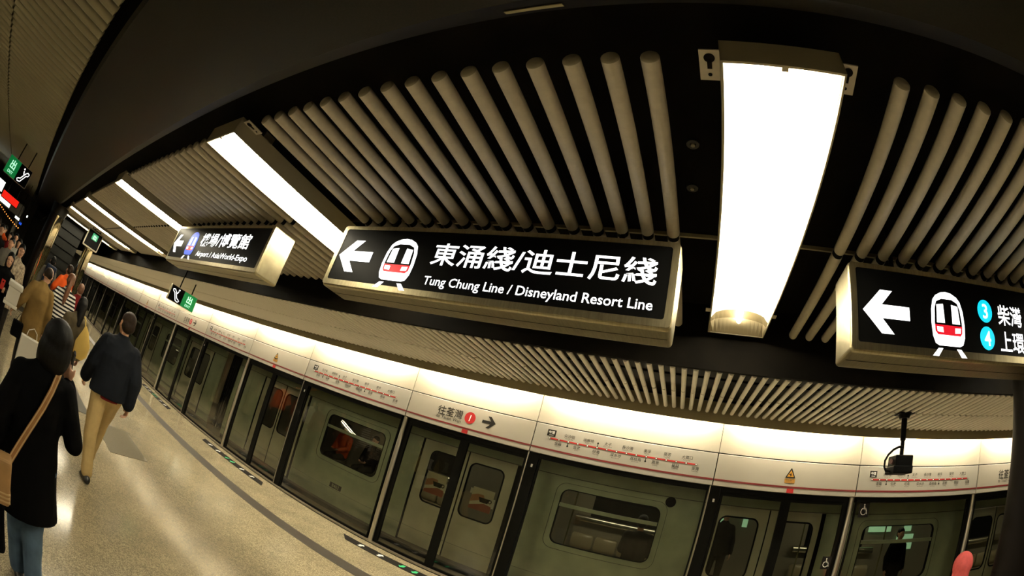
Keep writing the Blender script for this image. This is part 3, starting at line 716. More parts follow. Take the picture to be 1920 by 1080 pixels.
# ------------------------------------------------------------------ floor markings and plates
def strip_marks(xc, label):
    r = empty('floor_arrow_strip', (xc, 5.06, 0.0), label, 'floor marking', 'black queueing strips with arrows')
    y0, y1 = 4.965, 5.165
    b = MB().prism([(xc - 1.23, y1), (xc - 1.02, y0), (xc + 1.23, y0), (xc + 1.02, y1)], fF(0, 0, 0.003), 0.003).build('strip', 'ink', r)
    for dx, s, c in ((-0.80, 1, 'paint_white'), (-0.46, 1, 'paint_white'), (-0.10, -1, 'paint_green'), (0.10, -1, 'paint_green'), (0.46, 1, 'paint_white'), (0.80, 1, 'paint_white')):
        a = [(0, 0.062), (0.052, 0.005), (0.024, 0.005), (0.024, -0.062), (-0.024, -0.062), (-0.024, 0.005), (-0.052, 0.005)]
        a = [(xc + dx + u, 5.065 + s * v) for u, v in a]
        MB().prism(a, fF(0, 0, 0.0045), 0.001).build('white_arrow' if c == 'paint_white' else 'green_arrow', c, b)
for xc, lb in ((-2.83, 'black arrow strip on the floor before the doors under the big red 1'), (-7.08, 'black arrow strip on the floor before the doors left of centre'),
               (-11.35, 'black arrow strip on the floor beside the walking man'), (1.37, 'black arrow strip before the doors under the warning triangle')):
    strip_marks(xc, lb)
tag(MB().prism([(-6.78, 2.06), (-5.52, 2.02), (-5.62, 2.66), (-6.78, 2.70)], fF(0, 0, 0.004), 0.004).build('floor_hatch', 'plate'), 'grey checker-plate floor hatch right of the walking man', 'floor hatch')
tag(MB().prism([(-8.4, 1.38), (-6.85, 1.38), (-6.85, 2.0), (-8.4, 2.0)], fF(0, 0, 0.004), 0.004).build('floor_mat', 'plate_dark'), 'dark floor mat left of the walking man', 'floor mat')

# ------------------------------------------------------------------ the train behind the glass
YT = 5.95
def panel_hole(mb, x0, x1, z0, z1, hx0, hx1, hz0, hz1, rad, y=YT):
    mb.ring(rect_like(x0, x1, z0, z1), rrect(hx0, hx1, hz0, hz1, rad), lambda u, v, w_: (u, y + w_, v), 0.0)
def rim(mb, hx0, hx1, hz0, hz1, rad, t, y=YT, d=0.03):
    mb.ring(rrect(hx0 - t, hx1 + t, hz0 - t, hz1 + t, rad + t), rrect(hx0, hx1, hz0, hz1, rad), lambda u, v, w_: (u, y - 0.006 + w_, v), d)
def rect_cut(x0, x1, z0, z1, r, low):
    q = rrect(x0, x1, z0, z1, r)
    return [(x1, z1), (x0, z1)] + q[12:] if low else q[:12] + [(x0, z0), (x1, z0)]
ZT0, ZT1 = 0.10, 2.35
def train_car(x0, x1, wins, doors, label, num=None):
    r = empty('train_car', ((x0 + x1) / 2, 7.3, 0), label, 'train')
    side = MB(); cuts = []
    for (a, b) in wins: cuts.append((a - 0.12, b + 0.12, 'w', a, b))
    for (c, g, hw) in doors: cuts.append((c - hw, c + hw, 'd', c, g))
    cuts.sort(); cur = x0
    for q in cuts:
        if q[0] > cur: side.add([(cur, YT, ZT0), (q[0], YT, ZT0), (q[0], YT, ZT1), (cur, YT, ZT1)], [(0, 1, 2, 3)])
        if q[2] == 'w': panel_hole(side, q[0], q[1], ZT0, ZT1, q[3], q[4], 0.865, 1.615, 0.10)
        else: side.add([(q[0], YT, 1.78), (q[1], YT, 1.78), (q[1], YT, ZT1), (q[0], YT, ZT1)], [(0, 1, 2, 3)])
        cur = q[1]
    side.add([(cur, YT, ZT0), (x1, YT, ZT0), (x1, YT, ZT1), (cur, YT, ZT1)], [(0, 1, 2, 3)])
    side.box(x0, x1, 8.72, 8.75, ZT0, ZT1)
    bd = side.build('body_side', 'train', r)
    MB().box(x0, x1, YT + 0.03, 8.72, 2.33, 2.45).build('roof', 'train_line', r)
    MB().box(x0, x1, YT + 0.03, 8.72, 0.05, 0.12).build('floor_panel', 'interior_dark', r)
    for xe in (x0, x1 - 0.04): MB().box(xe, xe + 0.04, YT + 0.02, 8.72, 0.1, 2.35).build('end_wall', 'interior', r)
    MB().box(x0, x1, YT + 0.03, 8.72, -0.9, 0.05).build('underframe', 'rubber', r)
    ln = MB().box(x0, x1, YT - 0.004, YT, 1.778, 1.788).box(x0, x1, YT - 0.003, YT, 0.36, 0.364)
    ln.build('seam_lines', 'train_line', bd)
    ia = MB().box(x0, x1, 8.67, 8.71, 0.12, 2.33)
    ia.box(x0, x1, YT + 0.05, 8.7, 2.30, 2.325)
    ia.build('interior_lining', 'interior', r)
    for (a, b) in wins:
        fm = MB(); rim(fm, a, b, 0.865, 1.615, 0.10, 0.012, d=0.05); f = fm.build('window_frame', 'rubber', r)
        s2 = MB(); rim(s2, a - 0.085, b + 0.085, 0.78, 1.70, 0.13, 0.006, d=0.008); s2.build('window_surround', 'train_line', f)
        MB().box(a, b, YT - 0.004, YT + 0.03, 1.375, 1.425).build('sash_bar', 'train', f)
        MB().prism(rect_cut(a, b, 0.865, 1.40, 0.10, True), lambda u, v, w_: (u, YT + 0.018 + w_, v), 0.006).build('pane', 'train_glass', f)
        MB().prism(rect_cut(a, b, 1.40, 1.615, 0.10, False), lambda u, v, w_: (u, YT + 0.018 + w_ + (v - 1.40) * 0.20, v), 0.006).build('tilted_pane', 'train_glass', f)
    for (c, g, hw) in doors:
        for s in (-1, 1):
            a, b = (c - hw, c) if s < 0 else (c, c + hw)
            wa, wb = (c - g - 0.51, c - g) if s < 0 else (c + g, c + g + 0.51)
            lf = MB(); panel_hole(lf, a + 0.012, b - 0.004, 0.12, 1.772, wa, wb, 0.84, 1.63, 0.085, YT + 0.012)
            l = lf.build('door_leaf', 'train_door', r)
            wm = MB(); rim(wm, wa, wb, 0.84, 1.63, 0.085, 0.022, YT + 0.012, 0.02); wm.build('window_seal', 'rubber', l)
            MB().prism(rrect(wa, wb, 0.84, 1.63, 0.085), lambda u, v, w_: (u, YT + 0.02 + w_, v), 0.006).build('pane', 'train_glass', l)
        e = MB().box(c - hw - 0.012, c - hw + 0.016, YT - 0.003, YT + 0.02, 0.10, 1.775).box(c + hw - 0.03, c + hw + 0.03, YT - 0.003, YT + 0.02, 0.10, 1.775).box(c - 0.008, c + 0.008, YT + 0.005, YT + 0.02, 0.12, 1.775)
        e.build('door_seal', 'rubber', r)
    # bench seats, hand poles, lamps on the far side
    for (a, b) in wins:
        sm = MB(); xa, xb = a - 0.25, b + 0.25
        sm.box(xa, xb, 8.14, 8.60, 0.38, 0.45)
        nb = 4
        for q in range(nb):
            u0, u1 = xa + (xb - xa) * q / nb + 0.02, xa + (xb - xa) * (q + 1) / nb - 0.02
            sm.loft([((u0, 8.56, 0.62), 0.03, 0.11, (0, 1, 0), (0, 0, 1)), ((u0 + 0.03, 8.56, 0.62), 0.055, 0.15, (0, 1, 0), (0, 0, 1)), ((u1 - 0.03, 8.56, 0.62), 0.055, 0.15, (0, 1, 0), (0, 0, 1)), ((u1, 8.56, 0.62), 0.03, 0.11, (0, 1, 0), (0, 0, 1))], 12)
        sm.build('bench', 'bench', r)
        MB().cyl((xa, 8.60, 1.06), (xb, 8.60, 1.06), 0.075, n=16).build('window_ledge', 'seat', r)
        MB().cyl((xa, 8.15, 0.12), (xa, 8.15, 2.31), 0.017, n=8).build('hand_pole', 'chrome', r)
        MB().cyl((xb, 8.15, 0.12), (xb, 8.15, 2.31), 0.017, n=8).build('hand_pole', 'chrome', r)
        MB().box(a, b, 8.655, 8.668, 1.12, 1.7).build('far_window', 'rubber', r)
        MB().box(xa, xb, 7.25, 7.40, 2.285, 2.30).build('ceiling_lamp', 'train_lamp', r)
    MB().cyl((x0 + 0.3, 6.9, 1.86), (x1 - 0.3, 6.9, 1.86), 0.016, n=8).build('hand_rail', 'chrome', r)
    if num:
        p = MB().prism([(num[0], 0.385), (num[0] + 0.28, 0.385), (num[0] + 0.28, 0.475), (num[0], 0.475)], lambda u, v, w_: (u, YT - 0.004 + w_, v), 0.003).build('number_plate', 'ink', bd)
        MB().flat(text_geo('B463', 0.085, num[0] + 0.14, 0.40, 'CENTER', off=0.004), lambda u, v, w_: (u, YT - 0.0055, v)).build('car_number', 'train', p)
    return r
near = train_car(-9.02, 8.6, [(-5.71, -4.40), (-1.44, -0.12), (2.80, 4.12), (7.0, 8.2)], [(-7.13, 0.08, 0.78), (-2.90, 0.08, 0.79), (1.33, 0.14, 0.79), (5.6, 0.08, 0.79)],
          'grey-green metro train car in the middle with the number plate, behind the screen doors', (-5.26,))
MB().prism(disc(-0.02, 1.72, 0.07, 16), lambda u, v, w_: (u, YT - 0.012 + w_, v), 0.01).build('side_lamp', 'rubber', near)
train_car(-31.0, -9.74, [(-13.9, -12.6), (-18.2, -16.9), (-22.5, -21.2), (-26.8, -25.5)], [(-11.2, 0.08, 0.78), (-15.4, 0.08, 0.78), (-19.7, 0.08, 0.78), (-24.0, 0.08, 0.78), (-28.3, 0.08, 0.78)],
          'second metro train car farther left, beyond the dark gangway gap')
gw = empty('gangway', (-9.38, 7.0, 0), 'black folded gangway between the two train cars', 'gangway')
g_ = MB()
for k in range(7): g_.box(-9.72 + 0.1 * k, -9.66 + 0.1 * k, 6.12, 8.5, 0.1, 2.2)
g_.box(-9.74, -9.03, 6.2, 8.45, 0.12, 2.15); g_.build('bellows', 'rubber', gw)

# posters stuck on the far doors of the train, seen through the door windows
def poster(x, label):
    y = YT + 0.032
    r = empty('door_poster', (x, y, 0.98), label, 'poster', 'coffee cup posters in the train door windows')
    f = lambda d: (lambda u, v, w_: (x + u, y - d + w_, 0.98 + v))
    p = MB().prism([(-0.17, 0), (0.17, 0), (0.17, 0.33), (-0.17, 0.33)], f(0), 0.004).build('sheet', 'poster', r)
    MB().prism([(-0.17, 0), (0.17, 0), (0.17, 0.10), (0.05, 0.12), (-0.17, 0.05)], f(0.002), 0.001).build('red_area', 'poster_red', p)
    MB().prism([(-0.17, 0.10), (-0.06, 0.14), (0.04, 0.19), (0.02, 0.24), (-0.08, 0.24), (-0.17, 0.2)], f(0.003), 0.001).build('printed_hand', 'poster_skin', p)
    m = MB(); m.prism([(-0.02, 0.13), (0.10, 0.13), (0.13, 0.2), (-0.05, 0.2)], f(0.004), 0.001); m.ring(disc(0.13, 0.17, 0.03, 12), disc(0.13, 0.17, 0.018, 12), f(0.004)); m.build('printed_cup', 'ink', p)
    MB().box(x + 0.165, x + 0.20, y - 0.003, y + 0.003, 1.06, 1.20).build('tape', 'tape', r)
    MB().box(x - 0.205, x - 0.165, y - 0.003, y + 0.003, 1.20, 1.28).build('tape', 'tape', r)
poster(-3.31, 'hand and cup poster in the left door window under the big red 1')
poster(-2.535, 'hand and cup poster in the right door window under the big red 1')
for k, (a, b, z0, z1, lb) in enumerate(((4.18, 4.75, 1.42, 1.75, 'upper left pale green poster behind the train window at right'), (5.1, 5.3, 1.42, 1.75, 'upper right pale green poster behind the train window at right'), (4.95, 5.4, 1.05, 1.36, 'lower pale green lit notice behind the train window at right'), (0.95, 1.12, 1.42, 1.75, 'tall pale lit notice in the door window under the warning triangle'), (1.42, 1.52, 1.40, 1.75, 'narrow pale lit notice in the door window under the warning triangle'))):
    tag(MB().box(a, b, 8.60, 8.615, z0, z1).build('lit_notice', 'screen'), lb, 'notice', 'lit notices on the far side of the train')

# ------------------------------------------------------------------ hanging camera
cr = empty('surveillance_camera', (2.35, 4.3, 2.2), 'black surveillance camera hanging on a pole from the low slats', 'camera')
MB().box(2.255, 2.445, 4.22, 4.38, 2.778, 2.79).cyl((2.35, 4.3, 2.74), (2.35, 4.3, 2.78), 0.06, 0.08).build('base_plate', 'cctv', cr)
MB().cyl((2.352, 4.3, 2.52), (2.35, 4.3, 2.78), 0.034).cyl((2.352, 4.3, 2.36), (2.352, 4.3, 2.53), 0.024).build('pole', 'cctv', cr)
hb = MB().rbox(2.235, 2.465, 4.2, 4.4, 2.25, 2.365, 0.012).rbox(2.215, 2.47, 4.19, 4.41, 2.185, 2.262, 0.012).build('camera_body', 'cctv', cr)
MB().cyl((2.20, 4.26, 2.305), (2.238, 4.28, 2.30), 0.026).build('lens', 'lens', hb)
pts = [(2.345, 4.28, 2.452), (2.29, 4.27, 2.45), (2.22, 4.26, 2.42), (2.16, 4.26, 2.37), (2.125, 4.26, 2.31), (2.125, 4.26, 2.25), (2.155, 4.265, 2.21), (2.21, 4.28, 2.205)]
MB().path(pts, 0.0125, 8).build('cable', 'cctv', cr)

# ------------------------------------------------------------------ exit signs
def escalator(f, cx, cz, s, flip=1):
    # outline of an escalator with a small figure
    pts = [(-0.42, 0.32), (-0.26, 0.36), (-0.12, 0.24), (0.14, -0.20), (0.30, -0.26), (0.40, -0.34), (0.30, -0.44), (0.08, -0.40), (-0.22, 0.12), (-0.36, 0.18), (-0.42, 0.32)]
    m = MB(); P = [f(cx + flip * u * s, cz + v * s, -0.001) for u, v in pts]
    m.path(P, 0.03 * s, 6)
    q = [f(cx + flip * u * s, cz + v * s, -0.001) for u, v in ((0.02, 0.12), (0.10, 0.30))]
    m.path(q, 0.04 * s, 6); m.ball(f(cx + flip * 0.13 * s, cz + 0.42 * s, -0.001), 0.06 * s)
    return m
def exit_sign(x, y0, y1, z0, z1, green_right, ztop, label, wires=True):
    r = empty('exit_sign', (x, (y0 + y1) / 2, z0), label, 'sign', 'hanging exit signs')
    f = fP(x, 0, 0)
    MB().rbox(x - 0.09, x - 0.004, y0, y1, z0, z1, 0.012, 2).build('casing', 'steel_sign', r)
    ym = y0 + (y1 - y0) * 0.5
    a, b = (ym, y1) if green_right else (y0, ym)
    c, d = (y0, ym) if green_right else (ym, y1)
    t = 0.008
    MB().prism([(y0, z0), (y1, z0), (y1, z1), (y0, z1)], fP(x - 0.003, 0, 0), 0.003).build('border', 'tube', r)
    MB().prism([(a + (0 if green_right else t), z0 + t), (b - (t if green_right else 0), z0 + t), (b - (t if green_right else 0), z1 - t), (a + (0 if green_right else t), z1 - t)], fP(x - 0.001, 0, 0), 0.002).build('green_panel', 'green_glow', r)
    MB().prism([(c + (t if green_right else 0), z0 + t), (d - (0 if green_right else t), z0 + t), (d - (0 if green_right else t), z1 - t), (c + (t if green_right else 0), z1 - t)], fP(x - 0.001, 0, 0), 0.002).build('black_panel', 'sign_face', r)
    h = z1 - z0
    g = fP(x + 0.0015, 0, 0)
    MB().flat(text_geo('出', h * 0.50, (a + b) / 2, z0 + h * 0.42, 'CENTER', off=0.025), g).flat(text_geo('EXIT', h * 0.22, (a + b) / 2, z0 + h * 0.13, 'CENTER', off=0.01), g).build('exit_lettering', 'mint_glow', r)
    escalator(lambda u, v, w_: (x + 0.002, u, v), (c + d) / 2, z0 + h * 0.48, h * 0.85, 1 if green_right else -1).build('escalator_symbol', 'white_glow', r)
    for yy in (y0 + 0.3 * (y1 - y0), y0 + 0.78 * (y1 - y0)):
        MB().cyl((x - 0.05, yy, z1 - 0.01), (x - 0.05, yy, ztop), 0.014, n=8).build('hanger', 'black', r)
exit_sign(-8.3, 3.24, 3.89, 2.265, 2.565, True, 2.93, 'hanging exit sign before the screen door headers, escalator symbol left and green exit right')
exit_sign(-9.5, -1.16, -0.48, 2.455, 2.80, False, 3.30, 'hanging exit sign at the upper far left, green half on the left')
er = empty('exit_sign', (-13.6, 2.17, 2.55), 'square white-framed exit sign at the head of the far steel column', 'sign')
MB().rbox(-13.72, -13.61, 1.88, 2.45, 2.54, 3.06, 0.04, 3).build('casing', 'tube', er)
MB().prism(rrect(1.915, 2.415, 2.58, 3.02, 0.03), fP(-13.604, 0, 0), 0.004).build('black_panel', 'sign_face', er)
MB().prism(rrect(2.08, 2.29, 2.80, 2.98, 0.02), fP(-13.60, 0, 0), 0.003).build('green_panel', 'green_dim', er)
MB().flat(text_geo('出', 0.14, 2.185, 2.83, 'CENTER', off=0.012), fP(-13.598, 0, 0)).build('exit_lettering', 'mint_glow', er)
for yy in (2.0, 2.3): MB().cyl((-13.66, yy, 3.05), (-13.66, yy, 3.34), 0.014, n=8).build('hanger', 'black', er)

# ------------------------------------------------------------------ columns
def column(x, y, r_, h, name, label, m='chrome'):
    t = empty(name, (x, y, 0), label, 'column')
    MB().cyl((x, y, 0.12), (x, y, h - 0.25), r_, n=28, caps=False).build('shaft', m, t)
    MB().cyl((x, y, 0.0), (x, y, 0.12), r_ + 0.012, n=28).build('foot', 'plate_dark', t)
    MB().cyl((x, y, h - 0.27), (x, y, h), r_ + 0.006, r_ + 0.05, n=28).build('head', 'beam', t)
    MB().cyl((x, y, 1.3), (x, y, 1.312), r_ + 0.002, n=28, caps=False).build('joint_ring', 'black', t)
column(-14.0, 0.74, 0.27, 3.06, 'dark_sided_column', 'round polished steel column under the dark beam, its shaded side coloured dark', 'column_dark')  # steel column; the dark shaft colour stands in for its shaded side
gc = [o for o in COL.objects if o.name.startswith('dark_sided_column')][0]
lit_arc = MB(); n = 24; A = [math.radians(-8 + 150 * k / n) for k in range(n + 1)]
ar = [(-14.0 + 0.282 * math.cos(t), 0.74 + 0.282 * math.sin(t)) for t in A]
lit_arc.add([(x_, y_, 0.13) for x_, y_ in ar] + [(x_, y_, 2.78) for x_, y_ in ar], [(k, k + 1, n + 2 + k, n + 1 + k) for k in range(n)], True)
lit_arc.build('lit_steel_side', 'chrome', gc)  # polished steel kept to the side that catches light
column(-14.2, 2.25, 0.17, 3.3, 'steel_column', 'slim polished steel column below the square exit sign')
column(2.86, 2.63, 0.20, 3.35, 'round_column', 'dark round column beside the hanging camera, reaching up behind the circles sign', 'column_dark')

# ------------------------------------------------------------------ shops and lights on the far left
bx = empty('lightbox', (-14.4, -2.2, 2.3), 'white lit advertising box at the left picture edge', 'lightbox')
MB().rbox(-14.6, -14.42, -3.0, -1.42, 2.28, 2.62, 0.01, 1).build('case', 'black', bx); MB().box(-14.42, -14.41, -2.97, -1.45, 2.31, 2.59).build('face', 'lightbox', bx)
for yy in (-2.7, -1.7): MB().cyl((-14.51, yy, 2.6), (-14.51, yy, 3.3), 0.012, n=6).build('hanger', 'black', bx)
bx = empty('banner_sign', (-14.0, -1.0, 2.2), 'small red lit banner below the left exit sign', 'sign')
MB().rbox(-14.08, -14.01, -1.37, -0.65, 2.2, 2.42, 0.01, 1).build('case', 'black', bx); MB().box(-14.01, -14.0, -1.35, -0.67, 2.22, 2.40).build('face', 'red_sign', bx)
for yy in (-1.2, -0.8): MB().cyl((-14.05, yy, 2.4), (-14.05, yy, 3.3), 0.012, n=6).build('hanger', 'black', bx)
kb = empty('kiosk', (-17.0, -2.0, 0), 'lit shop front behind the crowd at far left', 'shop')
MB().box(-18.5, -16.2, -4.5, -0.5, 2.1, 2.5).box(-18.5, -16.2, -0.6, -0.5, 0, 2.1).box(-18.5, -18.4, -4.5, -0.5, 0, 2.1).build('shell', 'wall_mid', kb)
MB().box(-16.195, -16.19, -2.6, -1.05, 2.14, 2.30).build('fascia_light', 'lightbox', kb)
MB().box(-16.21, -16.19, -2.6, -0.5, 0, 1.0).build('counter', 'redcloth', kb)
sl = empty('string_lights', (-13.0, -0.8, 1.9), 'string of small orange bulbs above the crowd at far left', 'string lights')
P = [(-13.0, -1.30 + 1.0 * k / 13, 2.06 - 0.22 * k / 13 - 0.03 * math.sin(PI * k / 13)) for k in range(14)]
MB().path([(-13.0, -1.5, 3.3)] + P + [(-13.0, -0.28, 3.05)], 0.006, 5).build('wire', 'black', sl)
for p in P: MB().ball((p[0], p[1], p[2] - 0.014), 0.016, nu=8, nv=6).build('bulb', 'bulb', sl)
for k, (y, z, dy, mt, lb) in enumerate(((-0.55, 2.05, 0.20, 'lightbox', 'small white lit notice left of the steel column'), (-0.35, 1.98, 0.10, 'blue_glow', 'tiny blue lit notice left of the steel column'), (-0.22, 2.28, 0.05, 'white_glow', 'tiny bright lamp beside the dark beam end'))):
    ln = empty('lit_notice', (-15.6, y, z), lb, 'notice')
    MB().box(-15.6, -15.57, y - dy / 2, y + dy / 2, z - 0.035, z + 0.035).build('lit_face', mt, ln)
    MB().box(-15.64, -15.62, y - 0.01, y + 0.01, z - 0.03, 3.3).box(-15.64, -15.6, y - 0.01, y + 0.01, z - 0.01, z + 0.01).build('hanger', 'black', ln)

# ------------------------------------------------------------------ people
FOLD = bpy.data.textures.new('folds', 'CLOUDS'); FOLD.noise_scale = 0.16
def finish(o, vox, smooth=4, fold=0.0):
    rm = o.modifiers.new('join', 'REMESH'); rm.mode = 'VOXEL'; rm.voxel_size = vox; rm.use_smooth_shade = True
    sm = o.modifiers.new('soft', 'SMOOTH'); sm.iterations = smooth; sm.factor = 0.5
    if fold:
        d = o.modifiers.new('folds', 'DISPLACE'); d.texture = FOLD; d.strength = fold; d.mid_level = 0.5; d.texture_coords = 'LOCAL'
    return o
JT = dict(pelvis=(0, 0, 0.94), waist=(0, 0, 1.08), chest=(0, 0.0, 1.28), neck=(0, 0.0, 1.49), head=(0, 0.02, 1.63),
          shL=(-0.165, -0.01, 1.405), shR=(0.165, -0.01, 1.405), elL=(-0.225, -0.03, 1.15), elR=(0.225, -0.03, 1.15), wrL=(-0.235, 0.05, 0.91), wrR=(0.235, 0.05, 0.91),
          hipL=(-0.09, 0, 0.91), hipR=(0.09, 0, 0.91), knL=(-0.10, 0.02, 0.49), knR=(0.10, 0.02, 0.49), anL=(-0.10, 0.0, 0.085), anR=(0.10, 0.0, 0.085))
def person(label, loc, rz, H=1.70, pose=None, yaw=0.0, nod=0.0, top='blackcloth', hem=0.86, hemr=(0.19, 0.135), puff=0.022, legs='darkcloth', legr=1.0, hair='hair', style='short',
           vox=0.012, sleeve=0.0, shoe='shoe', skirt=False, group=None, fold=0.012, sit=False, curlL=0.5, curlR=0.5, under=None, hood=None, hs=1.0):
    J = {k: Vector(v) for k, v in JT.items()}
    for k, v in (pose or {}).items(): J[k] = Vector(v)
    s = H / 1.75
    J = {k: v * s for k, v in J.items()}
    r = empty('person', loc, label, 'person', group, rz)
    # --- body, one continuous surface
    b = MB()
    pe, wa, ch, ne, hd = J['pelvis'], J['waist'], J['chest'], J['neck'], J['head']
    b.loft([(pe + Vector((0, 0, -0.09 * s)), 0.08 * s, 0.07 * s), (pe + Vector((0, 0, -0.03 * s)), 0.155 * s, 0.105 * s), (wa, 0.125 * s, 0.09 * s), (ch, 0.15 * s, 0.105 * s), (ch.lerp(ne, 0.55), 0.155 * s, 0.085 * s), (ch.lerp(ne, 0.9), 0.085 * s, 0.06 * s), (ne, 0.05 * s, 0.05 * s)], 20)
    b.cap(ne + Vector((0, 0, -0.03 * s)), hd + Vector((0, -0.015 * s, -0.05 * s)), 0.054 * s, 0.05 * s)
    R = Matrix.Rotation(yaw, 3, 'Z') @ Matrix.Rotation(-nod, 3, 'X')
    hp = lambda x, y, z: hd + R @ Vector((x * s, y * s, z * s))
    def hball(mb, c, rx, ry, rz_, nu=16, nv=12):
        t = MB().ball((0, 0, 0), rx * s, ry * s, rz_ * s, nu, nv)
        q = hp(*c); mb.add([q + R @ Vector(v) for v in t.v], t.f, True)
    hball(b, (0, -0.012, 0.025), 0.076, 0.094, 0.094)
    hball(b, (0, 0.028, -0.03), 0.062, 0.062, 0.085)
    hball(b, (0, 0.052, -0.085), 0.034, 0.032, 0.03)
    b.cap(hp(0, 0.092, 0.0), hp(0, 0.108, -0.032), 0.009 * s, 0.013 * s, 8)       # nose
    b.cap(hp(-0.03, 0.082, 0.018), hp(0.03, 0.082, 0.018), 0.012 * s, n=8)        # brow
    for sx in (-1, 1):
        hball(b, (sx * 0.079, -0.012, -0.008), 0.012, 0.022, 0.034, 8, 6)          # ears
        hball(b, (sx * 0.042, 0.068, -0.032), 0.022, 0.02, 0.022, 8, 6)            # cheeks
    for sd, sx in (('L', -1), ('R', 1)):
        sh, el, wr = J['sh' + sd], J['el' + sd], J['wr' + sd]
        b.cap(sh, el, 0.050 * s, 0.040 * s); b.cap(el, wr, 0.040 * s, 0.026 * s)
        d = (wr - el).normalized()
        ft = pose.get('thumb' + sd) if pose else None
        tdir = Vector(ft) if ft else Vector((0, 1, 0))
        tdir = (tdir - d * tdir.dot(d)).normalized(); nrm = d.cross(tdir) * (1 if sx > 0 else -1)
        nrm = nrm if nrm.dot(Vector((-sx, 0, 0))) >= 0 or ft else -nrm
        curl = curlL if sd == 'L' else curlR
        kn = wr + d * 0.088 * s
        for q in (-1, -0.33, 0.33, 1):
            b.cap(wr + tdir * q * 0.016 * s, kn + tdir * q * 0.030 * s, 0.016 * s, 0.0125 * s, 8)
        for q, ln in ((1, 0.072), (0.33, 0.082), (-0.33, 0.076), (-1, 0.058)):
            p0 = kn + tdir * q * 0.030 * s; a1 = curl * 0.9; a2 = curl * 2.0; a3 = curl * 2.8
            p1 = p0 + (d * math.cos(a1) + nrm * math.sin(a1)) * ln * 0.48 * s
            p2 = p1 + (d * math.cos(a2) + nrm * math.sin(a2)) * ln * 0.32 * s
            p3 = p2 + (d * math.cos(a3) + nrm * math.sin(a3)) * ln * 0.24 * s
            b.cap(p0, p1, 0.0092 * s, 0.0086 * s, 7).cap(p1, p2, 0.0086 * s, 0.008 * s, 7).cap(p2, p3, 0.008 * s, 0.0072 * s, 7)
        t0 = wr + d * 0.025 * s + tdir * 0.022 * s
        t1 = t0 + (d * 0.75 + tdir * 0.65 + nrm * 0.3).normalized() * 0.042 * s; t2 = t1 + (d * 0.9 + tdir * 0.2 + nrm * 0.35).normalized() * 0.03 * s
        b.cap(t0, t1, 0.013 * s, 0.0105 * s, 7).cap(t1, t2, 0.0105 * s, 0.0085 * s, 7)
        hi, kn_, an = J['hip' + sd], J['kn' + sd], J['an' + sd]
        b.cap(hi, kn_, 0.078 * s, 0.052 * s); b.cap(kn_, an, 0.050 * s, 0.034 * s)
        b.cap(an + Vector((0, -0.03 * s, -0.04 * s)), an + Vector((0, 0.12 * s, -0.05 * s)), 0.03 * s, 0.026 * s)
    body = finish(b.build('body', 'skin', r, local=True), min(vox, 0.008) if vox < 0.011 else vox * 0.8, 2)
    # --- face details
    for sx in (-1, 1):
        e = MB(); hball(e, (sx * 0.031, 0.080, 0.0), 0.011, 0.008, 0.0065, 8, 6); e.build('eye', 'eye', body, local=True)
    lm = MB(); hball(lm, (0, 0.082, -0.058), 0.021, 0.009, 0.008, 8, 6); lm.build('lips', 'lip', body, local=True)
    # --- trousers or jeans
    if not skirt:
        t = MB(); k = legr
        t.loft([(pe + Vector((0, 0, -0.10 * s)), 0.11 * s, 0.085 * s), (pe + Vector((0, 0, -0.03 * s)), 0.172 * s, 0.122 * s), (pe + Vector((0, 0, 0.09 * s)), 0.150 * s, 0.11 * s)], 20)
        for sd in 'LR':
            hi, kn_, an = J['hip' + sd], J['kn' + sd], J['an' + sd]
            dn = (an - kn_).normalized()
            t.cap(hi, kn_, 0.094 * s * k, 0.066 * s * k); t.cap(kn_, an - dn * 0.02 * s, 0.066 * s * k, 0.056 * s * k)
        finish(t.build('trousers', legs, r, local=True), vox, 4, fold)
    elif skirt:
        t = MB()
        t.loft([(pe + Vector((0, 0, -0.42 * s)), 0.21 * s, 0.15 * s), (pe + Vector((0, 0, -0.05 * s)), 0.175 * s, 0.125 * s), (wa, 0.14 * s, 0.10 * s)], 20)
        finish(t.build('skirt', legs, r, local=True), vox, 3)
    # --- jacket, coat or jumper with sleeves
    g = MB(); hz = hem * s; p = puff * s
    if under:
        u_ = MB(); u_.loft([(pe + Vector((0, 0.0, -0.07 * s)), 0.178 * s, 0.13 * s), (pe + Vector((0, 0, 0.12 * s)), 0.165 * s, 0.12 * s)], 20)
        finish(u_.build('shirt', under, r, local=True), vox, 2)
    hc = Vector((pe.x, pe.y, hz))
    rings = [(hc, hemr[0] * s, hemr[1] * s)]
    if hem < 0.85: rings.append((Vector((pe.x, pe.y, (hz + pe.z) / 2)), (hemr[0] * 0.5 + 0.095) * s, (hemr[1] * 0.5 + 0.07) * s))
    if hem < 0.98: rings.append((pe + Vector((0, 0, 0.02 * s)), 0.165 * s + p, 0.115 * s + p))
    rings += [(wa + Vector((0, 0, 0.03 * s)), 0.142 * s + p * 1.2, 0.105 * s + p * 1.2), (ch, 0.160 * s + p, 0.118 * s + p), (ch.lerp(ne, 0.62), 0.158 * s + p * 0.8, 0.092 * s + p), (ch.lerp(ne, 0.9), 0.092 * s + p * 0.5, 0.068 * s + p * 0.6), (ne + Vector((0, 0, 0.012 * s)), 0.07 * s, 0.068 * s), (ne + Vector((0, 0.004 * s, 0.035 * s)), 0.069 * s, 0.067 * s)]
    g.loft(rings, 24)
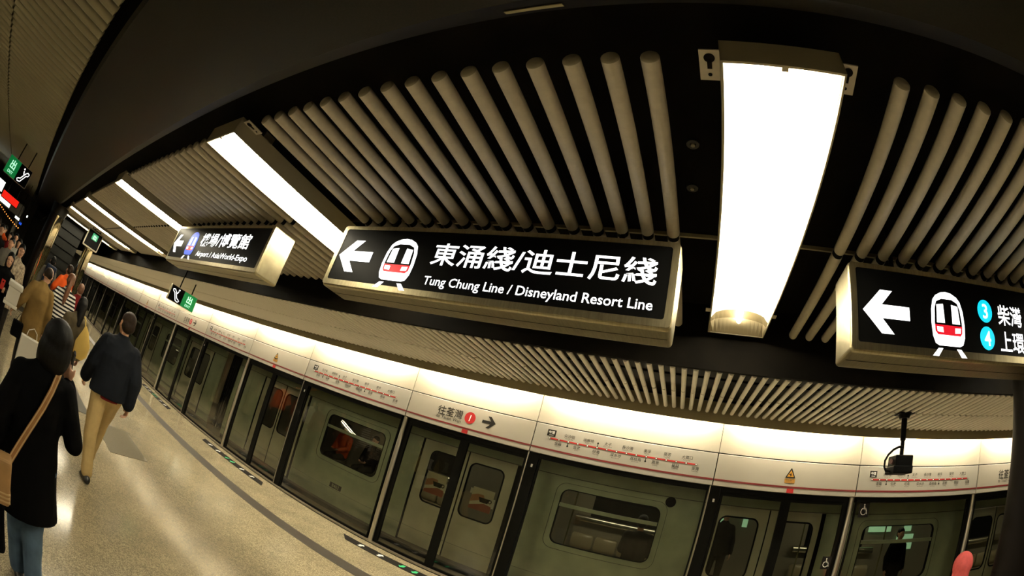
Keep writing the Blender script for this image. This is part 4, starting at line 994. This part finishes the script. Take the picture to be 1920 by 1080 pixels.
    for sd in 'LR':
        sh, el, wr = J['sh' + sd], J['el' + sd], J['wr' + sd]
        e_ = wr.lerp(el, 0.03 + sleeve)
        sh2 = Vector((sh.x * 0.93, sh.y, sh.z - p * 0.55))
        g.cap(sh2, el, 0.056 * s + p * 0.75, 0.047 * s + p * 0.7); g.cap(el, e_, 0.047 * s + p * 0.7, 0.036 * s + p * 0.55)
        g.cap(Vector((ne.x, ne.y - 0.005, ne.z - 0.035 * s)), sh2, 0.052 * s + p * 0.3, 0.05 * s + p * 0.6)
    gname = 'coat' if hem < 0.8 else 'jacket'
    if top == 'striped': gname = 'jumper'
    gar = finish(g.build(gname, top, r, local=True), vox, 3, fold)
    # --- shoes
    for sd in 'LR':
        an = J['an' + sd]; kn_ = J['kn' + sd]
        f = Vector((0, 1, 0)); up = Vector((0, 0, 1))
        tp = pose.get('toe' + sd) if pose else None
        if tp: f = Vector(tp).normalized(); up = (Vector((1, 0, 0)).cross(f)).normalized()
        base = an - up * 0.085 * s
        m = MB(); sxv = Vector((1, 0, 0))
        m.loft([(base - f * 0.085 * s + up * 0.03 * s, 0.012 * s, 0.018 * s, sxv, up), (base - f * 0.07 * s + up * 0.042 * s, 0.036 * s, 0.042 * s, sxv, up), (base + up * 0.048 * s, 0.042 * s, 0.048 * s, sxv, up), (base + f * 0.07 * s + up * 0.036 * s, 0.046 * s, 0.036 * s, sxv, up),
                (base + f * 0.13 * s + up * 0.03 * s, 0.046 * s, 0.03 * s, sxv, up), (base + f * 0.175 * s + up * 0.022 * s, 0.026 * s, 0.02 * s, sxv, up)], 14)
        m.build('shoe', shoe, r, local=True)
    # --- hair
    h = MB()
    if style != 'none':
        if style == 'balding':
            hball(h, (0, -0.035, 0.005), 0.085, 0.078, 0.062); hball(h, (0, -0.06, 0.03), 0.070, 0.06, 0.06)
        else:
            hball(h, (0, -0.022, 0.046), 0.084, 0.097, 0.086)
            hball(h, (0, -0.055, -0.01), 0.082, 0.068, 0.075)
        if style == 'bob':
            hball(h, (0, -0.05, -0.045), 0.097 * hs, 0.08 * hs, 0.105 * hs); hball(h, (0, -0.03, 0.03), 0.088 * hs, 0.095 * hs, 0.09 * hs); hball(h, (-0.062 * hs, -0.0, -0.06), 0.03 * hs, 0.055, 0.085 * hs); hball(h, (0.062 * hs, -0.0, -0.06), 0.03 * hs, 0.055, 0.085 * hs)
        if style == 'long':
            h.cap(hp(0, -0.06, 0.0), hp(0, -0.095, -0.28), 0.085 * s, 0.055 * s); h.cap(hp(-0.07, -0.01, 0.0), hp(-0.075, -0.02, -0.2), 0.026 * s, 0.02 * s); h.cap(hp(0.07, -0.01, 0.0), hp(0.075, -0.02, -0.2), 0.026 * s, 0.02 * s)
        if style == 'pony':
            h.cap(hp(0, -0.11, 0.03), hp(0, -0.135, -0.02), 0.032 * s, 0.042 * s)
            h.path([hp(0, -0.125, 0.0), hp(0, -0.15, -0.08), hp(0.0, -0.155, -0.2), hp(0.0, -0.15, -0.34), hp(0, -0.145, -0.42)], [0.03 * s, 0.048 * s, 0.05 * s, 0.038 * s, 0.006 * s], 10)
        finish(h.build('hair', hair, body, local=True), min(vox, 0.01), 2, 0.006)
    if hood:
        q = MB(); hball(q, (0, -0.02, 0.0), 0.15, 0.155, 0.165); q.cap(hp(0, -0.03, -0.06), ne, 0.13 * s, 0.13 * s)
        finish(q.build('hood', hood, gar, local=True), vox, 4)
    return r, body, J
R90 = PI / 2

# the man walking away in the navy jacket
WALK = dict(pelvis=(0, 0.03, 0.93), waist=(0, 0.03, 1.08), chest=(0, 0.03, 1.29), neck=(0.0, 0.05, 1.485), head=(-0.005, 0.075, 1.625),
            shL=(-0.17, 0.03, 1.41), shR=(0.17, 0.02, 1.40), elL=(-0.235, 0.06, 1.16), elR=(0.24, -0.06, 1.14), wrL=(-0.25, 0.22, 0.96), wrR=(0.255, -0.03, 0.89),
            hipL=(-0.085, 0.03, 0.90), hipR=(0.085, 0.03, 0.90), knL=(-0.10, -0.02, 0.49), knR=(0.075, 0.22, 0.51), anL=(-0.10, -0.14, 0.085), anR=(0.06, 0.36, 0.10))
person('man walking away in a puffy navy jacket, red shirt hem and khaki trousers', (-4.46, 1.45, 0), R90, 1.745, WALK, yaw=0.12, top='navy', hem=0.89, hemr=(0.225, 0.17), puff=0.062, legs='khaki', legr=1.18, hair='hair_dark', vox=0.009, under='redcloth', fold=0.02)

# the woman in the long black coat, phone at her ear
WPOSE = dict(elR=(0.285, 0.0, 1.13), wrR=(0.175, 0.06, 1.43), thumbR=(0, -0.3, 1), elL=(-0.25, -0.06, 1.15), wrL=(-0.24, 0.02, 0.92), head=(0.02, 0.025, 1.62), anL=(-0.06, 0.10, 0.085), knL=(-0.06, 0.08, 0.49), anR=(0.035, -0.06, 0.085), knR=(0.055, 0.0, 0.49))
wr_, wb_, WJ = person('woman in a long black coat holding a phone to her ear, nearest at left', (-2.35, 0.37, 0), R90 - 0.05, 1.56, WPOSE, top='blackcloth', hem=0.60, hemr=(0.235, 0.185), puff=0.03, legs='jeans', legr=1.2, hair='hair', style='bob', vox=0.009, fold=0.012, curlR=0.55, hs=1.22)
def world(root_loc, rz, p):
    c, s_ = math.cos(rz), math.sin(rz); return Vector((root_loc[0] + c * p[0] - s_ * p[1], root_loc[1] + s_ * p[0] + c * p[1], root_loc[2] + p[2]))
WL, WZ = (-2.35, 0.37, 0), R90 - 0.05
ws = 1.56 / 1.75
ph = empty('mobile_phone', world(WL, WZ, (0.165 * ws, 0.085 * ws, 1.56 * ws)), 'dark mobile phone at the ear of the woman in black', 'phone')
ph.rotation_euler = (0.25, 0.0, WZ)
MB().rbox(-0.008, 0.008, -0.024, 0.024, -0.055, 0.055, 0.004, 2).build('phone_case', 'phone', ph, local=True)
MB().box(0.0082, 0.009, -0.012, 0.012, 0.02, 0.03).build('phone_badge', 'post', ph, local=True)
# her shoulder bag on a tan strap
bg = empty('shoulder_bag', world(WL, WZ, (-0.26, -0.26, 0.78)), 'tan shoulder bag on a striped strap, behind the hip of the woman in black', 'bag', None, WZ)
def bl(p): return (p[0] + 0.26, p[1] + 0.26, p[2] - 0.78)
def ribbon(pts, wd, th, off):
    m = MB(); vs = []
    for i, p in enumerate(pts):
        p = Vector(p); d = (Vector(pts[min(i + 1, len(pts) - 1)]) - Vector(pts[max(i - 1, 0)])).normalized()
        o = Vector((p.x * 0.6, p.y, 0.35 if p.z > 1.27 else 0.0)); o = (o - d * o.dot(d)).normalized(); w_ = d.cross(o)
        p = p + w_ * off
        vs += [p + w_ * wd + o * th, p - w_ * wd + o * th, p - w_ * wd - o * th, p + w_ * wd - o * th]
    k = len(pts)
    m.add([bl(v) for v in vs], [(4 * i + j, 4 * i + (j + 1) % 4, 4 * i + 4 + (j + 1) % 4, 4 * i + 4 + j) for i in range(k - 1) for j in range(4)]); return m
# strap: over the right shoulder, slanting down the back to the bag
SP = [(0.085, 0.10, 1.275), (0.088, 0.05, 1.325), (0.080, -0.02, 1.338), (0.066, -0.085, 1.312), (0.045, -0.13, 1.25), (0.015, -0.155, 1.17), (-0.025, -0.168, 1.08), (-0.068, -0.178, 0.99), (-0.112, -0.19, 0.90), (-0.15, -0.21, 0.83)]
ribbon(SP, 0.017, 0.003, 0.0).build('strap', 'strap', bg, local=True)
for dx in (-0.011, 0.011): ribbon(SP, 0.003, 0.0045, dx).build('strap_stripe', 'strap_edge', bg, local=True)
MB().rbox(-0.20, 0.135, -0.06, 0.05, -0.11, 0.12, 0.02, 3).build('bag_body', 'bagtan', bg, local=True)
for k in range(3): MB().box(-0.202, 0.137, -0.062, 0.052, -0.085 + 0.02 * k, -0.078 + 0.02 * k).build('bag_stripe', 'strap_edge', bg, local=True)
tb = empty('tote_bag', world(WL, WZ, (-0.30, -0.10, 0.33)), 'black cloth bag hanging below the tan shoulder bag', 'bag', None, WZ)
MB().rbox(-0.10, 0.15, -0.10, 0.0, -0.02, 0.30, 0.03, 3).build('bag_body', 'blackcloth', tb, local=True)
MB().path([(-0.04, -0.05, 0.29), (0.02, 0.03, 0.40), (0.09, 0.12, 0.475), (0.10, 0.03, 0.40), (0.10, -0.05, 0.29)], 0.008, 6).build('handle', 'blackcloth', tb, local=True)

# people further along the platform
person('balding man in a tan knee-length coat seen from behind', (-6.45, 0.58, 0), R90 + 0.1, 1.68, dict(head=(0.03, 0.07, 1.60), neck=(0, 0.03, 1.48), wrR=(0.24, 0.06, 0.90), elL=(-0.27, -0.05, 1.16), wrL=(-0.345, 0.02, 1.0)), nod=0.5, yaw=-0.5, top='tan', hem=0.70, hemr=(0.23, 0.175), puff=0.035, hair='hair_dark', style='balding', vox=0.013)
person('woman in a black and white striped jumper with a long ponytail', (-7.9, 1.17, 0), R90 - 0.05, 1.74, dict(wrL=(-0.27, 0.20, 1.17), elL=(-0.25, -0.05, 1.15)), top='striped', hem=0.96, hemr=(0.17, 0.13), puff=0.02, hair='hair_brown', style='pony', vox=0.013)
person('woman in an olive jacket with long black hair beside the yellow bag', (-6.2, 1.21, 0), R90 + 0.05, 1.58, dict(head=(0.02, 0.06, 1.62)), top='olive', hem=0.84, hemr=(0.19, 0.15), puff=0.03, hair='hair', style='long', vox=0.013, nod=0.2)
person('person in a bright orange jacket before the dark ribbed wall', (-11.4, 1.55, 0), R90 + 0.4, 1.86, dict(wrL=(-0.2, 0.2, 1.1), elL=(-0.27, 0.0, 1.18)), top='orangecloth', hem=0.9, puff=0.04, hair='hair_dark', vox=0.016)
person('person with a dark blue backpack before the dark ribbed wall', (-12.0, 1.08, 0), R90, 1.80, top='greycloth', hem=0.88, puff=0.035, hair='hair', vox=0.016)
person('person in rust-red top behind the woman with the ponytail', (-9.4, 1.68, 0), R90, 1.66, top='redcloth', hem=0.9, puff=0.03, hair='hair_brown', vox=0.016)
bp = empty('backpack', (-11.80, 1.08, 1.36), 'dark blue backpack with pale stripe on a far passenger', 'backpack')
MB().rbox(-11.84, -11.66, 0.92, 1.24, 1.12, 1.60, 0.05, 3).build('pack', 'bluecloth', bp); MB().box(-11.66, -11.655, 0.95, 1.21, 1.38, 1.40).build('stripe', 'paint_white', bp)
person('woman in black facing the camera with a red phone case at far left', (-6.95, -0.07, 0), -R90, 1.50, dict(elL=(-0.24, 0.0, 1.14), wrL=(-0.10, 0.24, 1.18), elR=(0.22, 0.02, 1.13), wrR=(0.06, 0.26, 1.16), thumbL=(0, 0, 1), thumbR=(0, 0, 1)), top='blackcloth', hem=0.62, hemr=(0.21, 0.16), puff=0.03, legs='redcloth', hair='hair', style='bob', vox=0.011)
person('woman in a beige patterned coat facing the camera behind the one in black', (-8.3, 0.06, 0), -R90 + 0.15, 1.66, top='beigecloth', hem=0.66, hemr=(0.2, 0.15), puff=0.03, hair='hair', style='long', vox=0.012)
pc = empty('mobile_phone', (-6.705, -0.05, 1.06), 'phone in a red case held by the woman in black at far left', 'phone')
MB().rbox(-6.71, -6.70, -0.09, -0.02, 1.02, 1.15, 0.004, 2).build('phone_case', 'cup', pc); MB().box(-6.6999, -6.6985, -0.065, -0.045, 1.11, 1.13).build('camera_window', 'phone', pc)
# bags and boxes they carry
b1 = empty('foam_box', (-6.44, 0.16, 0.94), 'white lidded foam box under the arm of the man in the tan coat', 'box')
MB().rbox(-6.55, -6.33, 0.06, 0.27, 0.98, 1.17, 0.01, 2).build('box_body', 'bagwhite', b1); MB().rbox(-6.57, -6.31, 0.04, 0.29, 1.17, 1.235, 0.012, 2).build('lid', 'bagwhite', b1); MB().rbox(-6.57, -6.31, 0.04, 0.29, 0.94, 0.98, 0.01, 2).build('base_rim', 'bagwhite', b1)
b2 = empty('shopping_bag', (-6.15, 0.62, 0.5), 'white paper shopping bag hanging below the tan coat', 'bag')
MB().rbox(-6.24, -6.12, 0.46, 0.78, 0.40, 0.76, 0.006, 1).build('bag_body', 'bagwhite', b2)
MB().path([(-6.18, 0.54, 0.75), (-6.2, 0.56, 0.84), (-6.24, 0.64, 0.88), (-6.2, 0.70, 0.84), (-6.18, 0.72, 0.75)], 0.006, 6).build('handle', 'bagwhite', b2)
b3 = empty('shopping_bag', (-8.05, 0.84, 0.85), 'pale carrier bag between the tan coat and the striped jumper', 'bag')
MB().rbox(-8.12, -7.98, 0.70, 0.97, 0.85, 1.13, 0.03, 2).build('bag_body', 'bagwhite', b3); MB().path([(-8.07, 0.76, 1.12), (-8.12, 0.86, 1.19), (-8.07, 0.92, 1.12)], 0.006, 6).build('handle', 'bagwhite', b3)
b4 = empty('shoulder_bag', (-5.95, 1.33, 1.05), 'yellow cloth bag at the right side of the olive jacket', 'bag')
MB().loft([((-5.97, 1.36, 0.86), 0.03, 0.05), ((-5.97, 1.36, 0.92), 0.05, 0.11), ((-5.97, 1.36, 1.06), 0.045, 0.12), ((-5.97, 1.35, 1.22), 0.02, 0.05), ((-5.98, 1.33, 1.28), 0.008, 0.015)], 14).build('bag_body', 'bagyellow', b4)
MB().path([(-5.98, 1.33, 1.26), (-6.05, 1.31, 1.34), (-6.15, 1.30, 1.36)], 0.01, 6).build('handle', 'bagyellow', b4)
b5 = empty('handbag', (-6.25, 0.40, 0.75), 'small black handbag left of the tan coat', 'bag')
MB().rbox(-6.3, -6.2, 0.28, 0.46, 0.66, 0.86, 0.02, 2).build('bag_body', 'blackcloth', b5); MB().path([(-6.25, 0.32, 0.85), (-6.25, 0.37, 0.96), (-6.25, 0.42, 0.85)], 0.006, 6).build('handle', 'blackcloth', b5)
# crowd on the far left
CROWD = [(-9.6, -0.22, 1.62, 'greycloth', 'in a grey jacket, nearest of the crowd at far left'), (-10.6, -0.62, 1.70, 'blackcloth', 'in black in the crowd, left of the grey jacket'), (-11.6, -0.05, 1.66, 'whitecloth', 'in a white top in the crowd at far left'),
         (-12.2, -0.9, 1.72, 'darkcloth', 'in dark brown in the crowd at the left picture edge'), (-12.8, -0.4, 1.64, 'redcloth', 'in dark red in the crowd under the orange bulbs'), (-13.4, -1.0, 1.75, 'navy', 'in navy under the left end of the orange bulbs'),
         (-14.2, -0.25, 1.70, 'beigecloth', 'in a beige patterned top far back beside the steel column'), (-14.8, -0.75, 1.68, 'orangecloth', 'in orange far back in the crowd'), (-10.2, -0.95, 1.66, 'tan', 'in brown at the left picture edge of the crowd')]
for k, (x, y, h, c, lb) in enumerate(CROWD):
    person('passenger ' + lb, (x, y, 0), -R90 + random.uniform(-0.5, 0.5), h, top=c, hem=0.84, puff=0.03, hair=random.choice(['hair', 'hair_dark']), style=random.choice(['short', 'bob', 'long', 'short']), vox=0.02, fold=0.0)
# the child in pink by the doors at right
person('child in a pink hood before the screen doors at bottom right', (3.05, 3.63, 0), -0.5, 1.37, top='pinkcloth', hem=0.86, puff=0.04, hair='hair', vox=0.013, hood='pinkcloth')
# passengers inside the train
def seated(x, y, H, top, label, rz=PI):
    sitp = dict(pelvis=(0, 0, 0.55), waist=(0, -0.02, 0.70), chest=(0, -0.02, 0.90), neck=(0, 0, 1.09), head=(0, 0.03, 1.25), shL=(-0.175, 0, 1.04), shR=(0.175, 0, 1.04), elL=(-0.21, 0.05, 0.78), elR=(0.21, 0.05, 0.78), wrL=(-0.10, 0.24, 0.70), wrR=(0.10, 0.24, 0.70),
                hipL=(-0.09, 0, 0.55), hipR=(0.09, 0, 0.55), knL=(-0.11, 0.40, 0.50), knR=(0.11, 0.40, 0.50), anL=(-0.11, 0.42, 0.085), anR=(0.11, 0.42, 0.085))
    person(label, (x, y, 0.12), rz, H, sitp, top=top, hem=0.52, hemr=(0.18, 0.13), puff=0.03, vox=0.018, fold=0.0, style=random.choice(['short', 'bob']))
seated(-7.25, 8.28, 1.70, 'orangecloth', 'seated train passenger in orange behind the window above the number plate')
seated(-6.35, 8.28, 1.68, 'blackcloth', 'seated train passenger in black beside the one in orange')
seated(-5.35, 8.28, 1.68, 'navy', 'seated train passenger in navy, right of the one in black')
seated(-1.95, 6.75, 1.72, 'blackcloth', 'train passenger in black low behind the window under the largest route map', 0)
seated(-0.35, 6.75, 1.70, 'darkcloth', 'train passenger in dark brown behind the window under the largest route map', 0)
person('train passenger in grey standing behind the left door window', (-7.15, 6.5, 0.12), PI * 0.7, 1.70, top='greycloth', hem=0.84, vox=0.016, fold=0.0)
person('dark figure standing in the train behind the right window', (4.1, 7.0, 0.12), PI, 1.43, top='blackcloth', hem=0.84, vox=0.016, fold=0.0, style='short')
person('train passenger in dark clothes standing behind the door window under the triangle', (1.0, 7.9, 0.12), PI, 1.60, top='darkcloth', hem=0.84, vox=0.016, fold=0.0)
